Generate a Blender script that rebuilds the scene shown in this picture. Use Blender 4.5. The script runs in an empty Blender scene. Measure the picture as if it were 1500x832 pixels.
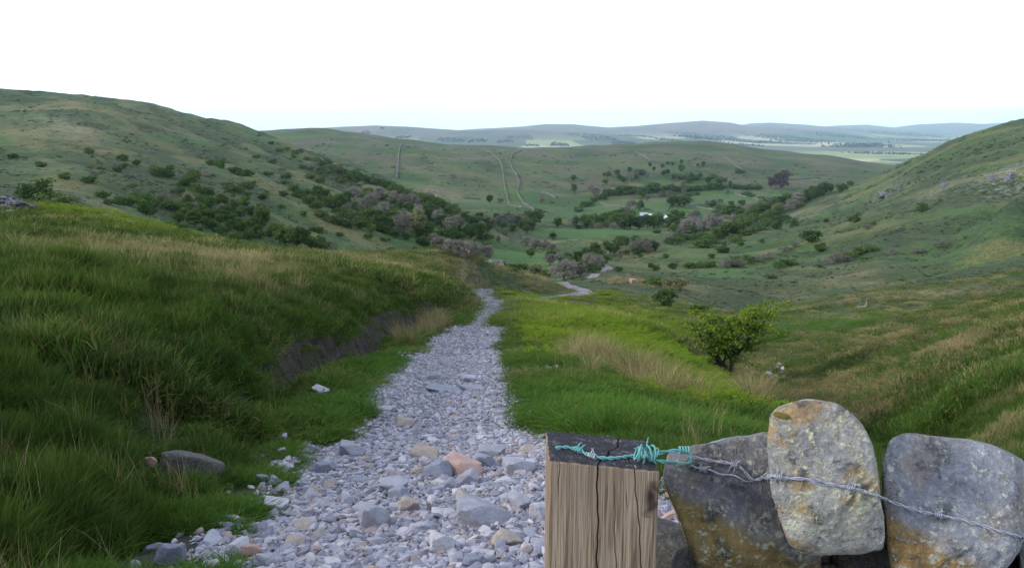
import bpy, bmesh, math, random
import numpy as np
from mathutils import Vector, Matrix, Euler

random.seed(7)
rng = np.random.default_rng(11)
scene = bpy.context.scene
R = math.radians

# ------------------------------------------------------------------ camera
FPX, CX, CY, PITCH = 1177.0, 750.0, 416.0, R(10.9)
cam_data = bpy.data.cameras.new('camera')
cam_data.sensor_width = 36.0
cam_data.lens = 36.0 * FPX / 1500.0
cam_data.clip_start = 0.05
cam_data.clip_end = 80000.0
cam = bpy.data.objects.new('camera', cam_data)
scene.collection.objects.link(cam)
cam.location = (0, 0, 0)
cam.rotation_euler = (R(90) - PITCH, 0, 0)
scene.camera = cam

# ------------------------------------------------------------------ light
SUN_EL, SUN_AZ = R(23), R(-106)          # from the left and a little behind, through thin cloud
world = bpy.data.worlds.new('World')
scene.world = world
world.use_nodes = True
wn, wl = world.node_tree.nodes, world.node_tree.links
wn.clear()
w_out = wn.new('ShaderNodeOutputWorld')
w_bg = wn.new('ShaderNodeBackground')
w_sky = wn.new('ShaderNodeTexSky')
w_sky.sky_type = 'NISHITA'
w_sky.sun_disc = False
w_sky.sun_elevation = SUN_EL
w_sky.sun_rotation = SUN_AZ
w_sky.air_density = 1.0
w_sky.dust_density = 1.5
w_mix = wn.new('ShaderNodeMix'); w_mix.data_type = 'RGBA'      # cloud deck over the blue
w_tc = wn.new('ShaderNodeTexCoord')
w_map = wn.new('ShaderNodeMapping'); w_map.inputs['Scale'].default_value = (1.4, 1.4, 5.0)
w_noise = wn.new('ShaderNodeTexNoise'); w_noise.inputs['Scale'].default_value = 2.2
w_noise.inputs['Detail'].default_value = 5
w_ramp = wn.new('ShaderNodeMapRange')
w_ramp.inputs['From Min'].default_value = 0.3; w_ramp.inputs['From Max'].default_value = 0.7
w_ramp.inputs['To Min'].default_value = 0.88; w_ramp.inputs['To Max'].default_value = 1.0
wl.new(w_tc.outputs['Generated'], w_map.inputs['Vector'])
wl.new(w_map.outputs['Vector'], w_noise.inputs['Vector'])
wl.new(w_noise.outputs['Fac'], w_ramp.inputs['Value'])
wl.new(w_ramp.outputs['Result'], w_mix.inputs['Factor'])
wl.new(w_sky.outputs['Color'], w_mix.inputs['A'])
w_sep = wn.new('ShaderNodeSeparateXYZ'); wl.new(w_tc.outputs['Generated'], w_sep.inputs['Vector'])
w_hz = wn.new('ShaderNodeMapRange'); w_hz.interpolation_type = 'SMOOTHSTEP'     # the veil is brightest low over the far country
for k, v in (('From Min', 0.0), ('From Max', 0.30), ('To Min', 1.0), ('To Max', 0.0)): w_hz.inputs[k].default_value = v
wl.new(w_sep.outputs['Z'], w_hz.inputs['Value'])
w_veil = wn.new('ShaderNodeMix'); w_veil.data_type = 'RGBA'
w_veil.inputs['A'].default_value = (7.4, 8.2, 9.9, 1); w_veil.inputs['B'].default_value = (13.5, 15.4, 16.8, 1)
wl.new(w_hz.outputs['Result'], w_veil.inputs['Factor']); wl.new(w_veil.outputs['Result'], w_mix.inputs['B'])
wl.new(w_mix.outputs['Result'], w_bg.inputs['Color'])
w_bg.inputs['Strength'].default_value = 0.115
wl.new(w_bg.outputs['Background'], w_out.inputs['Surface'])

sun_data = bpy.data.lights.new('sun', 'SUN')
sun_data.energy = 2.6
sun_data.angle = R(10)
sun_data.color = (1.0, 0.93, 0.84)
sun = bpy.data.objects.new('sun', sun_data)
scene.collection.objects.link(sun)
sd = Vector((math.sin(SUN_AZ) * math.cos(SUN_EL), math.cos(SUN_AZ) * math.cos(SUN_EL), math.sin(SUN_EL)))
sun.rotation_euler = sd.to_track_quat('Z', 'Y').to_euler()
sun.location = sd * 50

scene.view_settings.view_transform = 'Standard'
scene.view_settings.look = 'None'
scene.view_settings.gamma = 1
scene.view_settings.exposure = 0.45
scene.view_settings.use_curve_mapping = False
scene.render.engine = 'CYCLES'
scene.cycles.use_denoising = True
scene.cycles.max_bounces = 5
scene.cycles.diffuse_bounces = 3
scene.cycles.glossy_bounces = 2
scene.cycles.transmission_bounces = 2
scene.cycles.transparent_max_bounces = 4
scene.cycles.volume_bounces = 1

# ------------------------------------------------------------------ helpers
C = scene.collection

def ray(px, py):
    a = (px - CX) / FPX; b = (CY - py) / FPX
    cp, sp = math.cos(PITCH), math.sin(PITCH)
    return np.array([a, cp + b * sp, -sp + b * cp])

def W(px, py, Y):
    d = ray(px, py)
    return d * (Y / d[1])

def tag(o, label=None, cat=None, group=None, kind=None):
    if label: o['label'] = label
    if cat: o['category'] = cat
    if group: o['group'] = group
    if kind: o['kind'] = kind
    return o

def link(o, parent=None):
    C.objects.link(o)
    if parent: o.parent = parent
    return o

def mesh_np(name, verts, faces, smooth=True, mat=None):
    """verts (n,3), faces (m,3) or (m,4) numpy -> mesh"""
    me = bpy.data.meshes.new(name)
    verts = np.ascontiguousarray(verts, dtype=np.float32)
    faces = np.ascontiguousarray(faces, dtype=np.int32)
    n, k = faces.shape
    me.vertices.add(len(verts)); me.vertices.foreach_set('co', verts.ravel())
    me.loops.add(n * k); me.loops.foreach_set('vertex_index', faces.ravel())
    me.polygons.add(n)
    me.polygons.foreach_set('loop_start', np.arange(0, n * k, k, dtype=np.int32))
    me.polygons.foreach_set('loop_total', np.full(n, k, dtype=np.int32))
    me.polygons.foreach_set('use_smooth', np.full(n, smooth, dtype=bool))
    me.update(calc_edges=True)
    if mat: me.materials.append(mat)
    return me

def obj_np(name, verts, faces, mat=None, parent=None, smooth=True):
    return link(bpy.data.objects.new(name, mesh_np(name, verts, faces, smooth, mat)), parent)

def fattr(me, name, vals, domain='POINT'):
    at = me.attributes.new(name, 'FLOAT', domain)
    at.data.foreach_set('value', np.ascontiguousarray(vals, dtype=np.float32))

# lattice gradient noise, 2D and 3D
def _hash(ix, iy, iz, seed):
    h = (ix.astype(np.uint32) * np.uint32(374761393) + iy.astype(np.uint32) * np.uint32(668265263)
         + iz.astype(np.uint32) * np.uint32(2147483647 - 58) + np.uint32(seed * 974711 + 13))
    h = (h ^ (h >> np.uint32(13))) * np.uint32(1274126177)
    h = (h ^ (h >> np.uint32(16))) * np.uint32(2246822519)
    return (h ^ (h >> np.uint32(13)))

def noise2(x, y, seed=0):
    x = np.asarray(x, dtype=np.float64); y = np.asarray(y, dtype=np.float64)
    ix = np.floor(x).astype(np.int64); iy = np.floor(y).astype(np.int64)
    fx = x - ix; fy = y - iy
    u = fx * fx * fx * (fx * (fx * 6 - 15) + 10); v = fy * fy * fy * (fy * (fy * 6 - 15) + 10)
    z0 = np.zeros_like(ix)
    def g(dx, dy):
        a = _hash(ix + dx, iy + dy, z0, seed).astype(np.float64) * (2 * np.pi / 4294967296.0)
        return np.cos(a) * (fx - dx) + np.sin(a) * (fy - dy)
    a = g(0, 0); b = g(1, 0); c = g(0, 1); d = g(1, 1)
    return ((a + u * (b - a)) * (1 - v) + (c + u * (d - c)) * v) * 1.5

def fbm2(x, y, octs=4, seed=0, gain=0.5):
    s = 0; a = 1.0; t = 0
    for o in range(octs):
        s = s + a * noise2(x * 2 ** o, y * 2 ** o, seed + o * 17); t += a; a *= gain
    return s / t

def noise3(p, seed=0):
    p = np.asarray(p, dtype=np.float64)
    i = np.floor(p).astype(np.int64); f = p - i
    w = f * f * f * (f * (f * 6 - 15) + 10)
    def g(dx, dy, dz):
        h = _hash(i[..., 0] + dx, i[..., 1] + dy, i[..., 2] + dz, seed)
        a = (h & np.uint32(0xffff)).astype(np.float64) * (2 * np.pi / 65536); zz = (h >> np.uint32(16)).astype(np.float64) / 32768 - 1
        r = np.sqrt(np.maximum(0, 1 - zz * zz))
        return r * np.cos(a) * (f[..., 0] - dx) + r * np.sin(a) * (f[..., 1] - dy) + zz * (f[..., 2] - dz)
    def lerp(a, b, t): return a + t * (b - a)
    x0 = lerp(lerp(g(0,0,0), g(1,0,0), w[...,0]), lerp(g(0,1,0), g(1,1,0), w[...,0]), w[...,1])
    x1 = lerp(lerp(g(0,0,1), g(1,0,1), w[...,0]), lerp(g(0,1,1), g(1,1,1), w[...,0]), w[...,1])
    return lerp(x0, x1, w[..., 2]) * 1.5

def fbm3(p, octs=4, seed=0, gain=0.5):
    s = 0; a = 1.0; t = 0
    for o in range(octs):
        s = s + a * noise3(p * 2 ** o + 31.7 * o, seed + o * 17); t += a; a *= gain
    return s / t

def sstep(a, b, x):
    t = np.clip((np.asarray(x, dtype=np.float64) - a) / (b - a), 0, 1)
    return t * t * (3 - 2 * t)
# ------------------------------------------------------------------ terrain
# survey points: sighting direction (px, py) and forward distance in metres
CTRL = []
def pts(s, w=1):
    for t in s.split():
        CTRL.append(tuple(float(v) for v in t.split(',')))
# the track, running down the fell
pts('640,832,4.3 480,832,4.3 760,832,4.3 640,700,6.9 640,640,9 650,600,10.8 680,540,17 690,500,27 717,465,48 725,450,62 705,434,82 706,442,90 730,450,98 770,445,107 815,435,114 846,430.5,120 860,427,127 850,420.5,136 828,415.5,146')
# left bank and the slope above it
pts('0,832,3.0 150,832,3.4 0,700,4.1 150,700,4.7 0,600,5.6 150,600,6.4 300,600,7.8 0,500,8.2 150,500,9.6 300,500,12 420,500,15.5 560,500,21')
pts('0,420,13 150,420,15 300,420,20 450,420,27 600,425,42 680,428,60 0,370,21 150,375,25 300,385,32 450,390,43 600,400,60 710,410,85 760,424,118 790,418,126')
pts('0,340,33 150,350,37 260,357,43 350,366,51 500,376,66 600,382,80 700,389,100 790,404,140')
pts('-150,832,2.7 -150,600,4.8 -150,420,11 -150,340,26 -400,832,2.2 -400,420,8')
# second little rise with the bracken and its hidden back
pts('0,300,56 80,304,57 150,318,58 250,342,62 -150,285,50')
pts('0,325,90 150,345,92 260,366,95 350,374,100 500,386,130 600,394,170 700,399,220 780,412,190')
# left hill
pts('0,288,125 0,262,180 0,230,270 0,190,400 0,160,530 0,133,650 -150,128,640 -150,200,330 -150,260,150')
pts('150,310,140 150,280,190 150,240,290 150,200,400 150,165,540 130,141,660 215,152,690')
pts('260,338,150 260,300,215 260,250,330 260,200,520 265,166,720')
pts('350,350,185 350,310,240 350,260,350 350,215,540 340,183,790')
pts('430,352,225 430,310,290 430,265,400 430,232,560 400,206,800')
pts('510,366,240 510,330,300 510,290,400 510,262,520 470,229,700 510,243,650')
pts('590,376,275 590,340,330 590,308,400 590,285,480 565,264,590')
pts('660,382,310 660,350,360 660,322,420 645,297,540 700,350,400 710,328,470 730,350,440 715,378,330')
# behind the left hill
pts('0,150,900 130,160,900 265,188,980 340,205,1020 400,232,1000 470,257,900 510,272,850 565,292,780 645,318,700')
pts('0,170,1500 130,180,1500 265,200,1500 340,203,1450')
# valley floor
pts('760,395,300 800,380,360 860,390,300 885,398,255 880,372,400 840,360,450 780,350,500 760,335,580 850,345,560 930,350,520 960,336,650')
pts('700,322,640 800,328,680 900,326,720 960,324,740 1040,325,720 1090,312,740 1140,300,780 1000,335,640')
pts('960,305,860 860,305,860 1060,302,860 760,308,800 700,308,780 1130,295,860 1190,283,900')
pts('620,285,900 700,288,920 800,286,960 900,284,980 1000,280,1000 1100,278,1000 1180,275,1000 1240,266,1030')
# facing hill
pts('420,222,1150 480,225,1120 550,235,1100 620,240,1100 700,245,1120 800,248,1130 900,248,1150 1000,245,1150 1100,252,1120 1180,258,1120')
pts('400,196,1400 460,195,1420 520,199,1400 560,207,1350 620,213,1320 690,220,1300 760,221,1320 830,220,1340 880,220,1350 930,216,1380 980,213,1400 1040,214,1390 1100,222,1360 1170,231,1320 1230,239,1280 1300,249,1250 1360,254,1250')
pts('1240,256,1130 1300,260,1120')
pts('400,212,2000 520,222,2000 700,232,2000 880,233,2000 980,229,2000 1100,236,2000 1230,246,2000 1360,252,2000 1500,250,2000 150,215,2200 0,215,2200')
# right hill
pts('1500,187,520 1450,194,560 1400,208,600 1350,229,640 1300,252,680 1255,274,700 1200,292,710 1150,308,690 1095,325,650 1050,337,600 1000,352,520 950,371,420 905,394,300')
pts('1650,160,500 1650,260,280 1650,350,130 1650,420,62 1650,560,24 1650,700,12')
pts('1500,220,440 1500,260,350 1500,300,260 1500,352,265 1500,382,205 1500,374,150 1500,420,88 1500,470,50 1500,520,36 1500,570,27.5 1500,640,19 1500,700,14')
pts('1400,240,480 1400,290,350 1400,340,300 1400,372,245 1400,404,192 1400,396,142 1400,430,100 1400,470,70 1400,520,48 1400,570,37 1400,640,27')
pts('1300,285,520 1300,330,350 1300,360,300 1300,394,228 1300,426,178 1300,417,130 1300,455,94 1300,500,67 1300,560,50 1300,620,39')
pts('1200,310,600 1200,350,400 1200,385,300 1200,414,218 1200,447,162 1200,438,120 1200,465,98 1200,500,80 1200,550,64 1200,590,53')
pts('1100,345,520 1100,380,350 1130,430,205 1130,466,140 1130,457,108 1100,410,230 1100,440,170 1090,478,94 1090,520,78')
pts('1000,372,400 1000,400,280 1000,425,180 1000,440,135 940,402,250')
# gill bottom on the right and the green spur
pts('1150,575,58 1065,558,60 1040,520,72 1015,480,88 985,455,105 950,432,140 905,410,200 1250,640,39 1350,720,26')
pts('770,437,88 820,437,101 870,436,112 900,428,126 780,450,62 850,460,58 900,470,52 940,490,42 980,515,34 1020,545,27 1060,572,22 1100,592,18.5 1140,612,15.5')
pts('780,500,27 800,560,15 860,500,29 850,560,15.5 900,545,19 950,545,20 990,575,16.5 900,600,11.8 980,610,11.5 1000,640,9.3 1100,640,10.3 850,640,8.8 1180,640,12')
pts('900,484,64 940,504,55 980,530,46 1020,562,37 1060,588,30 1100,606,26 1140,630,24 860,470,80')
NEAR = []   # under and around the viewpoint (x, y, z)
for x, y, z in ((0, 1, -1.78), (1.5, 1.5, -1.95), (-1.5, 1.2, -1.5), (-3, 1.5, -1.0), (0, 2.5, -2.13), (3, 2.5, -2.5), (5, 4, -3.3), (2, 4, -2.65), (3, 5.5, -3.2), (6, 7, -4.9), (8, 4, -4.6)):
    NEAR.append((x, y, z))

P3 = np.array([W(*c) for c in CTRL] + [np.array(p, dtype=float) for p in NEAR])
def uv(x, y):
    d = np.hypot(x, y)
    return np.arctan2(x, y) * 4.0, np.log(np.maximum(d, 0.5))
pu, pv = uv(P3[:, 0], P3[:, 1])
pq = (P3[:, 2] + 1.6) / np.hypot(P3[:, 0], P3[:, 1])
def tps(r2): return 0.5 * r2 * np.log(r2 + 1e-9)
n = len(pu)
A = np.zeros((n + 3, n + 3))
A[:n, :n] = tps((pu[:, None] - pu) ** 2 + (pv[:, None] - pv) ** 2) + np.eye(n) * 0.0009
A[:n, n] = 1; A[:n, n + 1] = pu; A[:n, n + 2] = pv; A[n:, :n] = A[:n, n:].T
coef = np.linalg.solve(A, np.concatenate([pq, np.zeros(3)]))
UG = np.linspace(-3.2, 3.2, 260); VG = np.linspace(-0.3, 8.2, 340)
uu, vv = np.meshgrid(UG, VG)
QG = np.zeros_like(uu)
for i in range(n):
    QG += coef[i] * tps((uu - pu[i]) ** 2 + (vv - pv[i]) ** 2)
QG += coef[n] + coef[n + 1] * uu + coef[n + 2] * vv

def bicubic(u, v):
    fu = np.clip((u - UG[0]) / (UG[1] - UG[0]), 1, len(UG) - 3.001)
    fv = np.clip((v - VG[0]) / (VG[1] - VG[0]), 1, len(VG) - 3.001)
    iu = fu.astype(int); iv = fv.astype(int); tu = fu - iu; tv = fv - iv
    def w(t): return (-.5*t + t*t - .5*t**3, 1 - 2.5*t*t + 1.5*t**3, .5*t + 2*t*t - 1.5*t**3, -.5*t*t + .5*t**3)
    wu, wv = w(tu), w(tv)
    s = 0
    for a in range(4):
        for b in range(4):
            s = s + wv[a] * wu[b] * QG[iv + a - 1, iu + b - 1]
    return s

# far country: plain and ridges, skylines given as (px, py)
def skyline(s, D):
    a = np.array([[float(v) for v in t.split(',')] for t in s.split()])
    p = np.array([W(px, py, D) for px, py in a])
    return np.arctan2(p[:, 0], p[:, 1]), p[:, 2], D
RIDGES = [
    (skyline('-400,215 250,200 340,193 400,191 440,189.5 500,186 550,184 600,186 640,189 690,192 730,190 770,190 820,193 900,197 1000,200 1150,215 1900,240', 7000), .10),
    (skyline('-400,215 500,200 640,193 700,189 760,186 800,182 840,182.5 890,187 930,185 975,181 1030,177 1070,180 1095,185 1150,188 1230,193 1290,200 1400,212 1900,230', 10000), .10),
    (skyline('-400,215 900,200 1060,188 1100,181 1130,180 1180,183 1220,187 1290,190 1370,196 1480,199 1900,205', 13000), .09),
    (skyline('-400,200 700,200 1100,190 1200,186 1230,184 1270,183 1310,187 1340,183 1400,180 1440,182 1500,178 1650,180 1900,185', 17000), .10),
]
PLAIN = -128.0
def far_z(x, y):
    d = np.hypot(x, y); az = np.arctan2(x, y)
    z = PLAIN + 7 * noise2(x / 1500, y / 1500, 91) + 4 * noise2(x / 400, y / 400, 92)
    rough = 1 + 0.12 * fbm2(x / 900, y / 900, 3, 93)
    for (ra, rz, D), wdt in RIDGES:
        h = np.interp(az, ra, rz)
        l = np.log(d * np.cos(az) / D)
        b = np.where(l < 0, np.exp(-(l / (wdt * 1.5)) ** 2), np.exp(-(l / wdt) ** 2))
        b = b * (1 + (rough - 1) * np.clip(1 - b, 0, 1) * 3)
        z = np.maximum(z, PLAIN + np.maximum(h - PLAIN, 0) * b)
    return z

def fold(x, y):
    """long low terraces running down the valley sides"""
    u_, t_ = (.76 * x + .65 * y), (-.65 * x + .76 * y)
    return fbm2(u_ / 26, t_ / 170, 3, 19, .55)

def base_z(x, y):
    d = np.hypot(x, y)
    u, v = uv(x, y)
    u = np.where(np.abs(u) > 2.6, np.sign(u) * (2.6 + 0.55 * np.tanh((np.abs(u) - 2.6))), u)
    q = bicubic(u, v)
    z = -1.6 + q * d
    behind = sstep(-0.5, -3.0, y) * sstep(14, 4, d)
    z = z * (1 - behind) + (-1.45 + 0.05 * x) * behind
    # folds, hummocks and bumps of the fell, each only where the sheet can carry it
    z = z + 5.0 * sstep(250, 600, d) * sstep(3000, 1500, d) * fbm2(x / 140, y / 140, 3, 5)
    z = z + 11.0 * sstep(880, 1150, d) * sstep(2200, 1500, d) * (fbm2(x / 260, y / 420, 3, 15) + .1)
    fo = sstep(45, 130, d) * sstep(1100, 700, d) * (y > 20)
    z = z + 1.9 * fo * fold(x, y) * np.clip(d / 250, .5, 1)
    gul = sstep(110, 260, d) * sstep(1500, 900, d)
    z = z - 4.0 * gul * (np.abs(fbm2(x / 210 + .2 * y / 210, y / 62, 3, 14)) * 2 - .35)
    z = z + 1.1 * sstep(70, 220, d) * sstep(1500, 600, d) * fbm2(x / 32 + .3 * y / 32, y / 32, 3, 9)
    z = z + 0.35 * sstep(18, 70, d) * sstep(500, 200, d) * fbm2(x / 8, y / 8, 3, 12)
    f = sstep(1900, 2700, d)
    m = f > 0
    if np.any(m):
        zz = z.copy(); zz[m] = z[m] * (1 - f[m]) + far_z(x[m], y[m]) * f[m]; z = zz
    return z

def hit(px, py, fn=None, y0=1.2, y1=2600.0):
    """where a sight line meets the ground"""
    fn = fn or ground_z
    d = ray(px, py)
    ts = np.exp(np.linspace(math.log(y0), math.log(y1), 900)) / d[1]
    P = d[None, :] * ts[:, None]
    g = fn(P[:, 0], P[:, 1])
    below = np.nonzero(P[:, 2] < g)[0]
    if len(below) == 0: return None
    i = below[0]
    if i == 0: t = ts[0]
    else:
        a = P[i-1, 2] - g[i-1]; b = g[i] - P[i, 2]
        t = ts[i-1] + (ts[i] - ts[i-1]) * a / (a + b + 1e-9)
    p = d * t
    return np.array([p[0], p[1], float(fn(np.array([p[0]]), np.array([p[1]]))[0])])

def catmull(P, m):
    P = np.asarray(P); out = []
    Q = np.vstack([2 * P[0] - P[1], P, 2 * P[-1] - P[-2]])
    for i in range(1, len(Q) - 2):
        t = np.linspace(0, 1, m, endpoint=False)[:, None]
        a, b, c, d = Q[i-1], Q[i], Q[i+1], Q[i+2]
        out.append(.5 * ((2*b) + (-a+c)*t + (2*a-5*b+4*c-d)*t**2 + (-a+3*b-3*c+d)*t**3))
    return np.vstack(out + [P[-1:]])

# centre line of the track on the plan
TRK = [(0.75, -3.0), (0.4, 0.5), (0.1, 2.5)]
for px, py in ((716, 832), (680, 740), (652, 660), (646, 600), (662, 545), (684, 500), (709, 470), (722, 452), (720, 443)):
    p = hit(px, py, base_z); TRK.append((p[0], p[1]))
TRK += [tuple(W(*c)[:2]) for c in ((707, 435, 82), (706, 442, 90), (730, 450, 98), (770, 445, 107), (815, 435, 114), (846, 430.5, 120), (860, 427, 127), (850, 420.5, 136), (828, 415.5, 146), (818, 412, 160))]
TRK = catmull(np.array(TRK), 14)
SEG_A, SEG_B = TRK[:-1], TRK[1:]
def track_coords(x, y):
    """signed side distance (left negative) and the nearest centre point"""
    x = np.asarray(x, float); y = np.asarray(y, float)
    best = np.full(x.shape, 1e9); side = np.zeros(x.shape); qx = np.zeros(x.shape); qy = np.zeros(x.shape)
    for a, b in zip(SEG_A, SEG_B):
        d = b - a; L2 = d @ d
        t = np.clip(((x - a[0]) * d[0] + (y - a[1]) * d[1]) / L2, 0, 1)
        cx = a[0] + t * d[0]; cy = a[1] + t * d[1]
        r = (x - cx) ** 2 + (y - cy) ** 2
        s = np.sign(d[1] * (x - cx) - d[0] * (y - cy))
        m = r < best
        best = np.where(m, r, best); side = np.where(m, s, side); qx = np.where(m, cx, qx); qy = np.where(m, cy, qy)
    return np.sqrt(best) * np.where(side == 0, 1, side), qx, qy

HALF = 1.17
def half_width(qy):
    return HALF + .36 * sstep(10, 5.5, qy) + 0.16 * noise2(qy * .35, qy * 0 + 1.5, 41) + 0.12 * noise2(qy * 1.1, qy * 0 + 7.5, 42)

def track_z(qx, qy):
    return base_z(qx, qy)

def ground_z(x, y, carve=True):
    x = np.atleast_1d(np.asarray(x, float)); y = np.atleast_1d(np.asarray(y, float))
    z = base_z(x, y)
    m = (y < 190) & (y > -6) & (np.abs(x) < 40)
    if np.any(m):
        xm, ym = x[m], y[m]
        sd, qx, qy = track_coords(xm, ym)
        tz = track_z(qx, qy)
        hw = half_width(qy)
        ad = np.abs(sd)
        w = sstep(hw + 2.6, hw + 0.1, ad)
        zz = z[m] * (1 - w) + tz * w
        # verge edges stand a little proud of the worn track
        edge = sstep(hw - .15, hw + .22, ad)
        zz = zz + edge * sstep(hw + 3, hw + .5, ad) * 0.10
        # left: gutter under an eroded peat bank
        wob = 0.25 * np.sin(qy * .55) + .18 * noise2(qx * .0 + 3.3, qy * .8, 44)
        g0 = -(hw + 1.15 + wob * .6)
        on = sstep(8.0, 12.0, qy) * sstep(60, 42, qy)
        t = sd - g0
        zz = zz - on * 0.36 * np.exp(-(t / 0.34) ** 2)
        lump = 1 + 0.35 * noise2(xm * 1.3, ym * 1.3, 71)
        zz = zz + on * 0.38 * lump * sstep(-0.14, -0.5, t) * sstep(-9, -2.0, t)
        # tussocky relief of the grass off the track
        off = sstep(hw + .1, hw + .9, ad)
        dd = np.hypot(xm, ym)
        zz = zz + off * sstep(90, 30, dd) * (np.where(sd < 0, .10, .07) * fbm2(xm / .8, ym / .8, 2, 31) + np.where(sd < 0, .16, .08) * fbm2(xm / 3.1, ym / 3.1, 2, 33))
        zz = zz + (sd < 0) * off * sstep(45, 20, dd) * .15 * noise2(xm / .52, ym / .52, 78)
        if carve:
            zz = zz - 0.14 * sstep(hw + .12, hw - .12, ad)
        z = z.copy(); z[m] = zz
    return z

# soft regions on the ground: (px, py, Y, radius across in az, radius in ln d)
def zone(x, y, spots):
    az = np.arctan2(x, y); ld = np.log(np.maximum(np.hypot(x, y), .5)); s = np.zeros(np.shape(x))
    for (ax, lx, ra, rl, amp, tilt) in spots:
        da = az - ax; dl = ld - lx - tilt * da
        s = np.maximum(s, amp * np.exp(-((da / ra) ** 2 + (dl / rl) ** 2)))
    return s
def spots(*rows):
    out = []
    for px, py, rpx, rl, amp, tilt in rows:
        p = hit(px, py, base_z)
        if p is None: continue
        out.append((math.atan2(p[0], p[1]), math.log(math.hypot(p[0], p[1])), rpx / FPX, rl, amp, tilt))
    return out
BRACKEN = spots((850, 470, 85, .4, 1, -2), (930, 510, 75, .35, 1, -2.5), (1000, 552, 60, .3, 1, -2.5), (1035, 560, 50, .2, 1, -2.5), (960, 490, 60, .25, 1, -2.5), (800, 445, 45, .3, .9, 0), (880, 435, 30, .12, .7, 0), (170, 325, 60, .12, 1, 1), (240, 340, 50, .10, 1, 1), (100, 312, 45, .12, .7, 1), (760, 480, 25, .2, .5, 0))
STRAW = spots((300, 385, 200, .30, .75, 0), (560, 395, 130, .16, .8, 0), (690, 410, 60, .1, .7, 0), (330, 440, 80, .15, .5, 0), (900, 540, 30, .1, .25, -1.5), (1110, 600, 50, .15, .8, 0), (1250, 600, 120, .12, .6, .5), (1400, 560, 120, .08, .5, 0), (1330, 430, 130, .07, .6, -1.0), (1230, 405, 90, .1, .5, -1), (1190, 430, 70, .1, .5, -1),
              (950, 415, 70, .12, .7, 0), (930, 365, 50, .12, .7, 0), (780, 355, 80, .05, .7, 0), (870, 352, 60, .04, .6, 0), (560, 280, 60, .05, .5, 0), (640, 285, 60, .04, .8, 0), (900, 280, 60, .04, .3, 0), (80, 190, 60, .12, .5, 0), (130, 215, 50, .05, .5, 0), (60, 160, 90, .04, .7, 0))
LUSH = spots((950, 305, 130, .10, 1, 0), (850, 318, 60, .06, .8, 0), (1080, 295, 100, .10, 1, 0), (720, 295, 90, .1, .8, 0), (760, 375, 90, .2, 1, 0), (900, 338, 110, .08, 1, 0), (1060, 400, 50, .15, .7, 0), (880, 620, 110, .25, .9, 0), (1000, 630, 110, .2, .9, 0), (600, 355, 40, .06, .7, 0), (1190, 480, 90, .1, .5, 0), (1050, 370, 70, .15, .5, 0))
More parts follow.
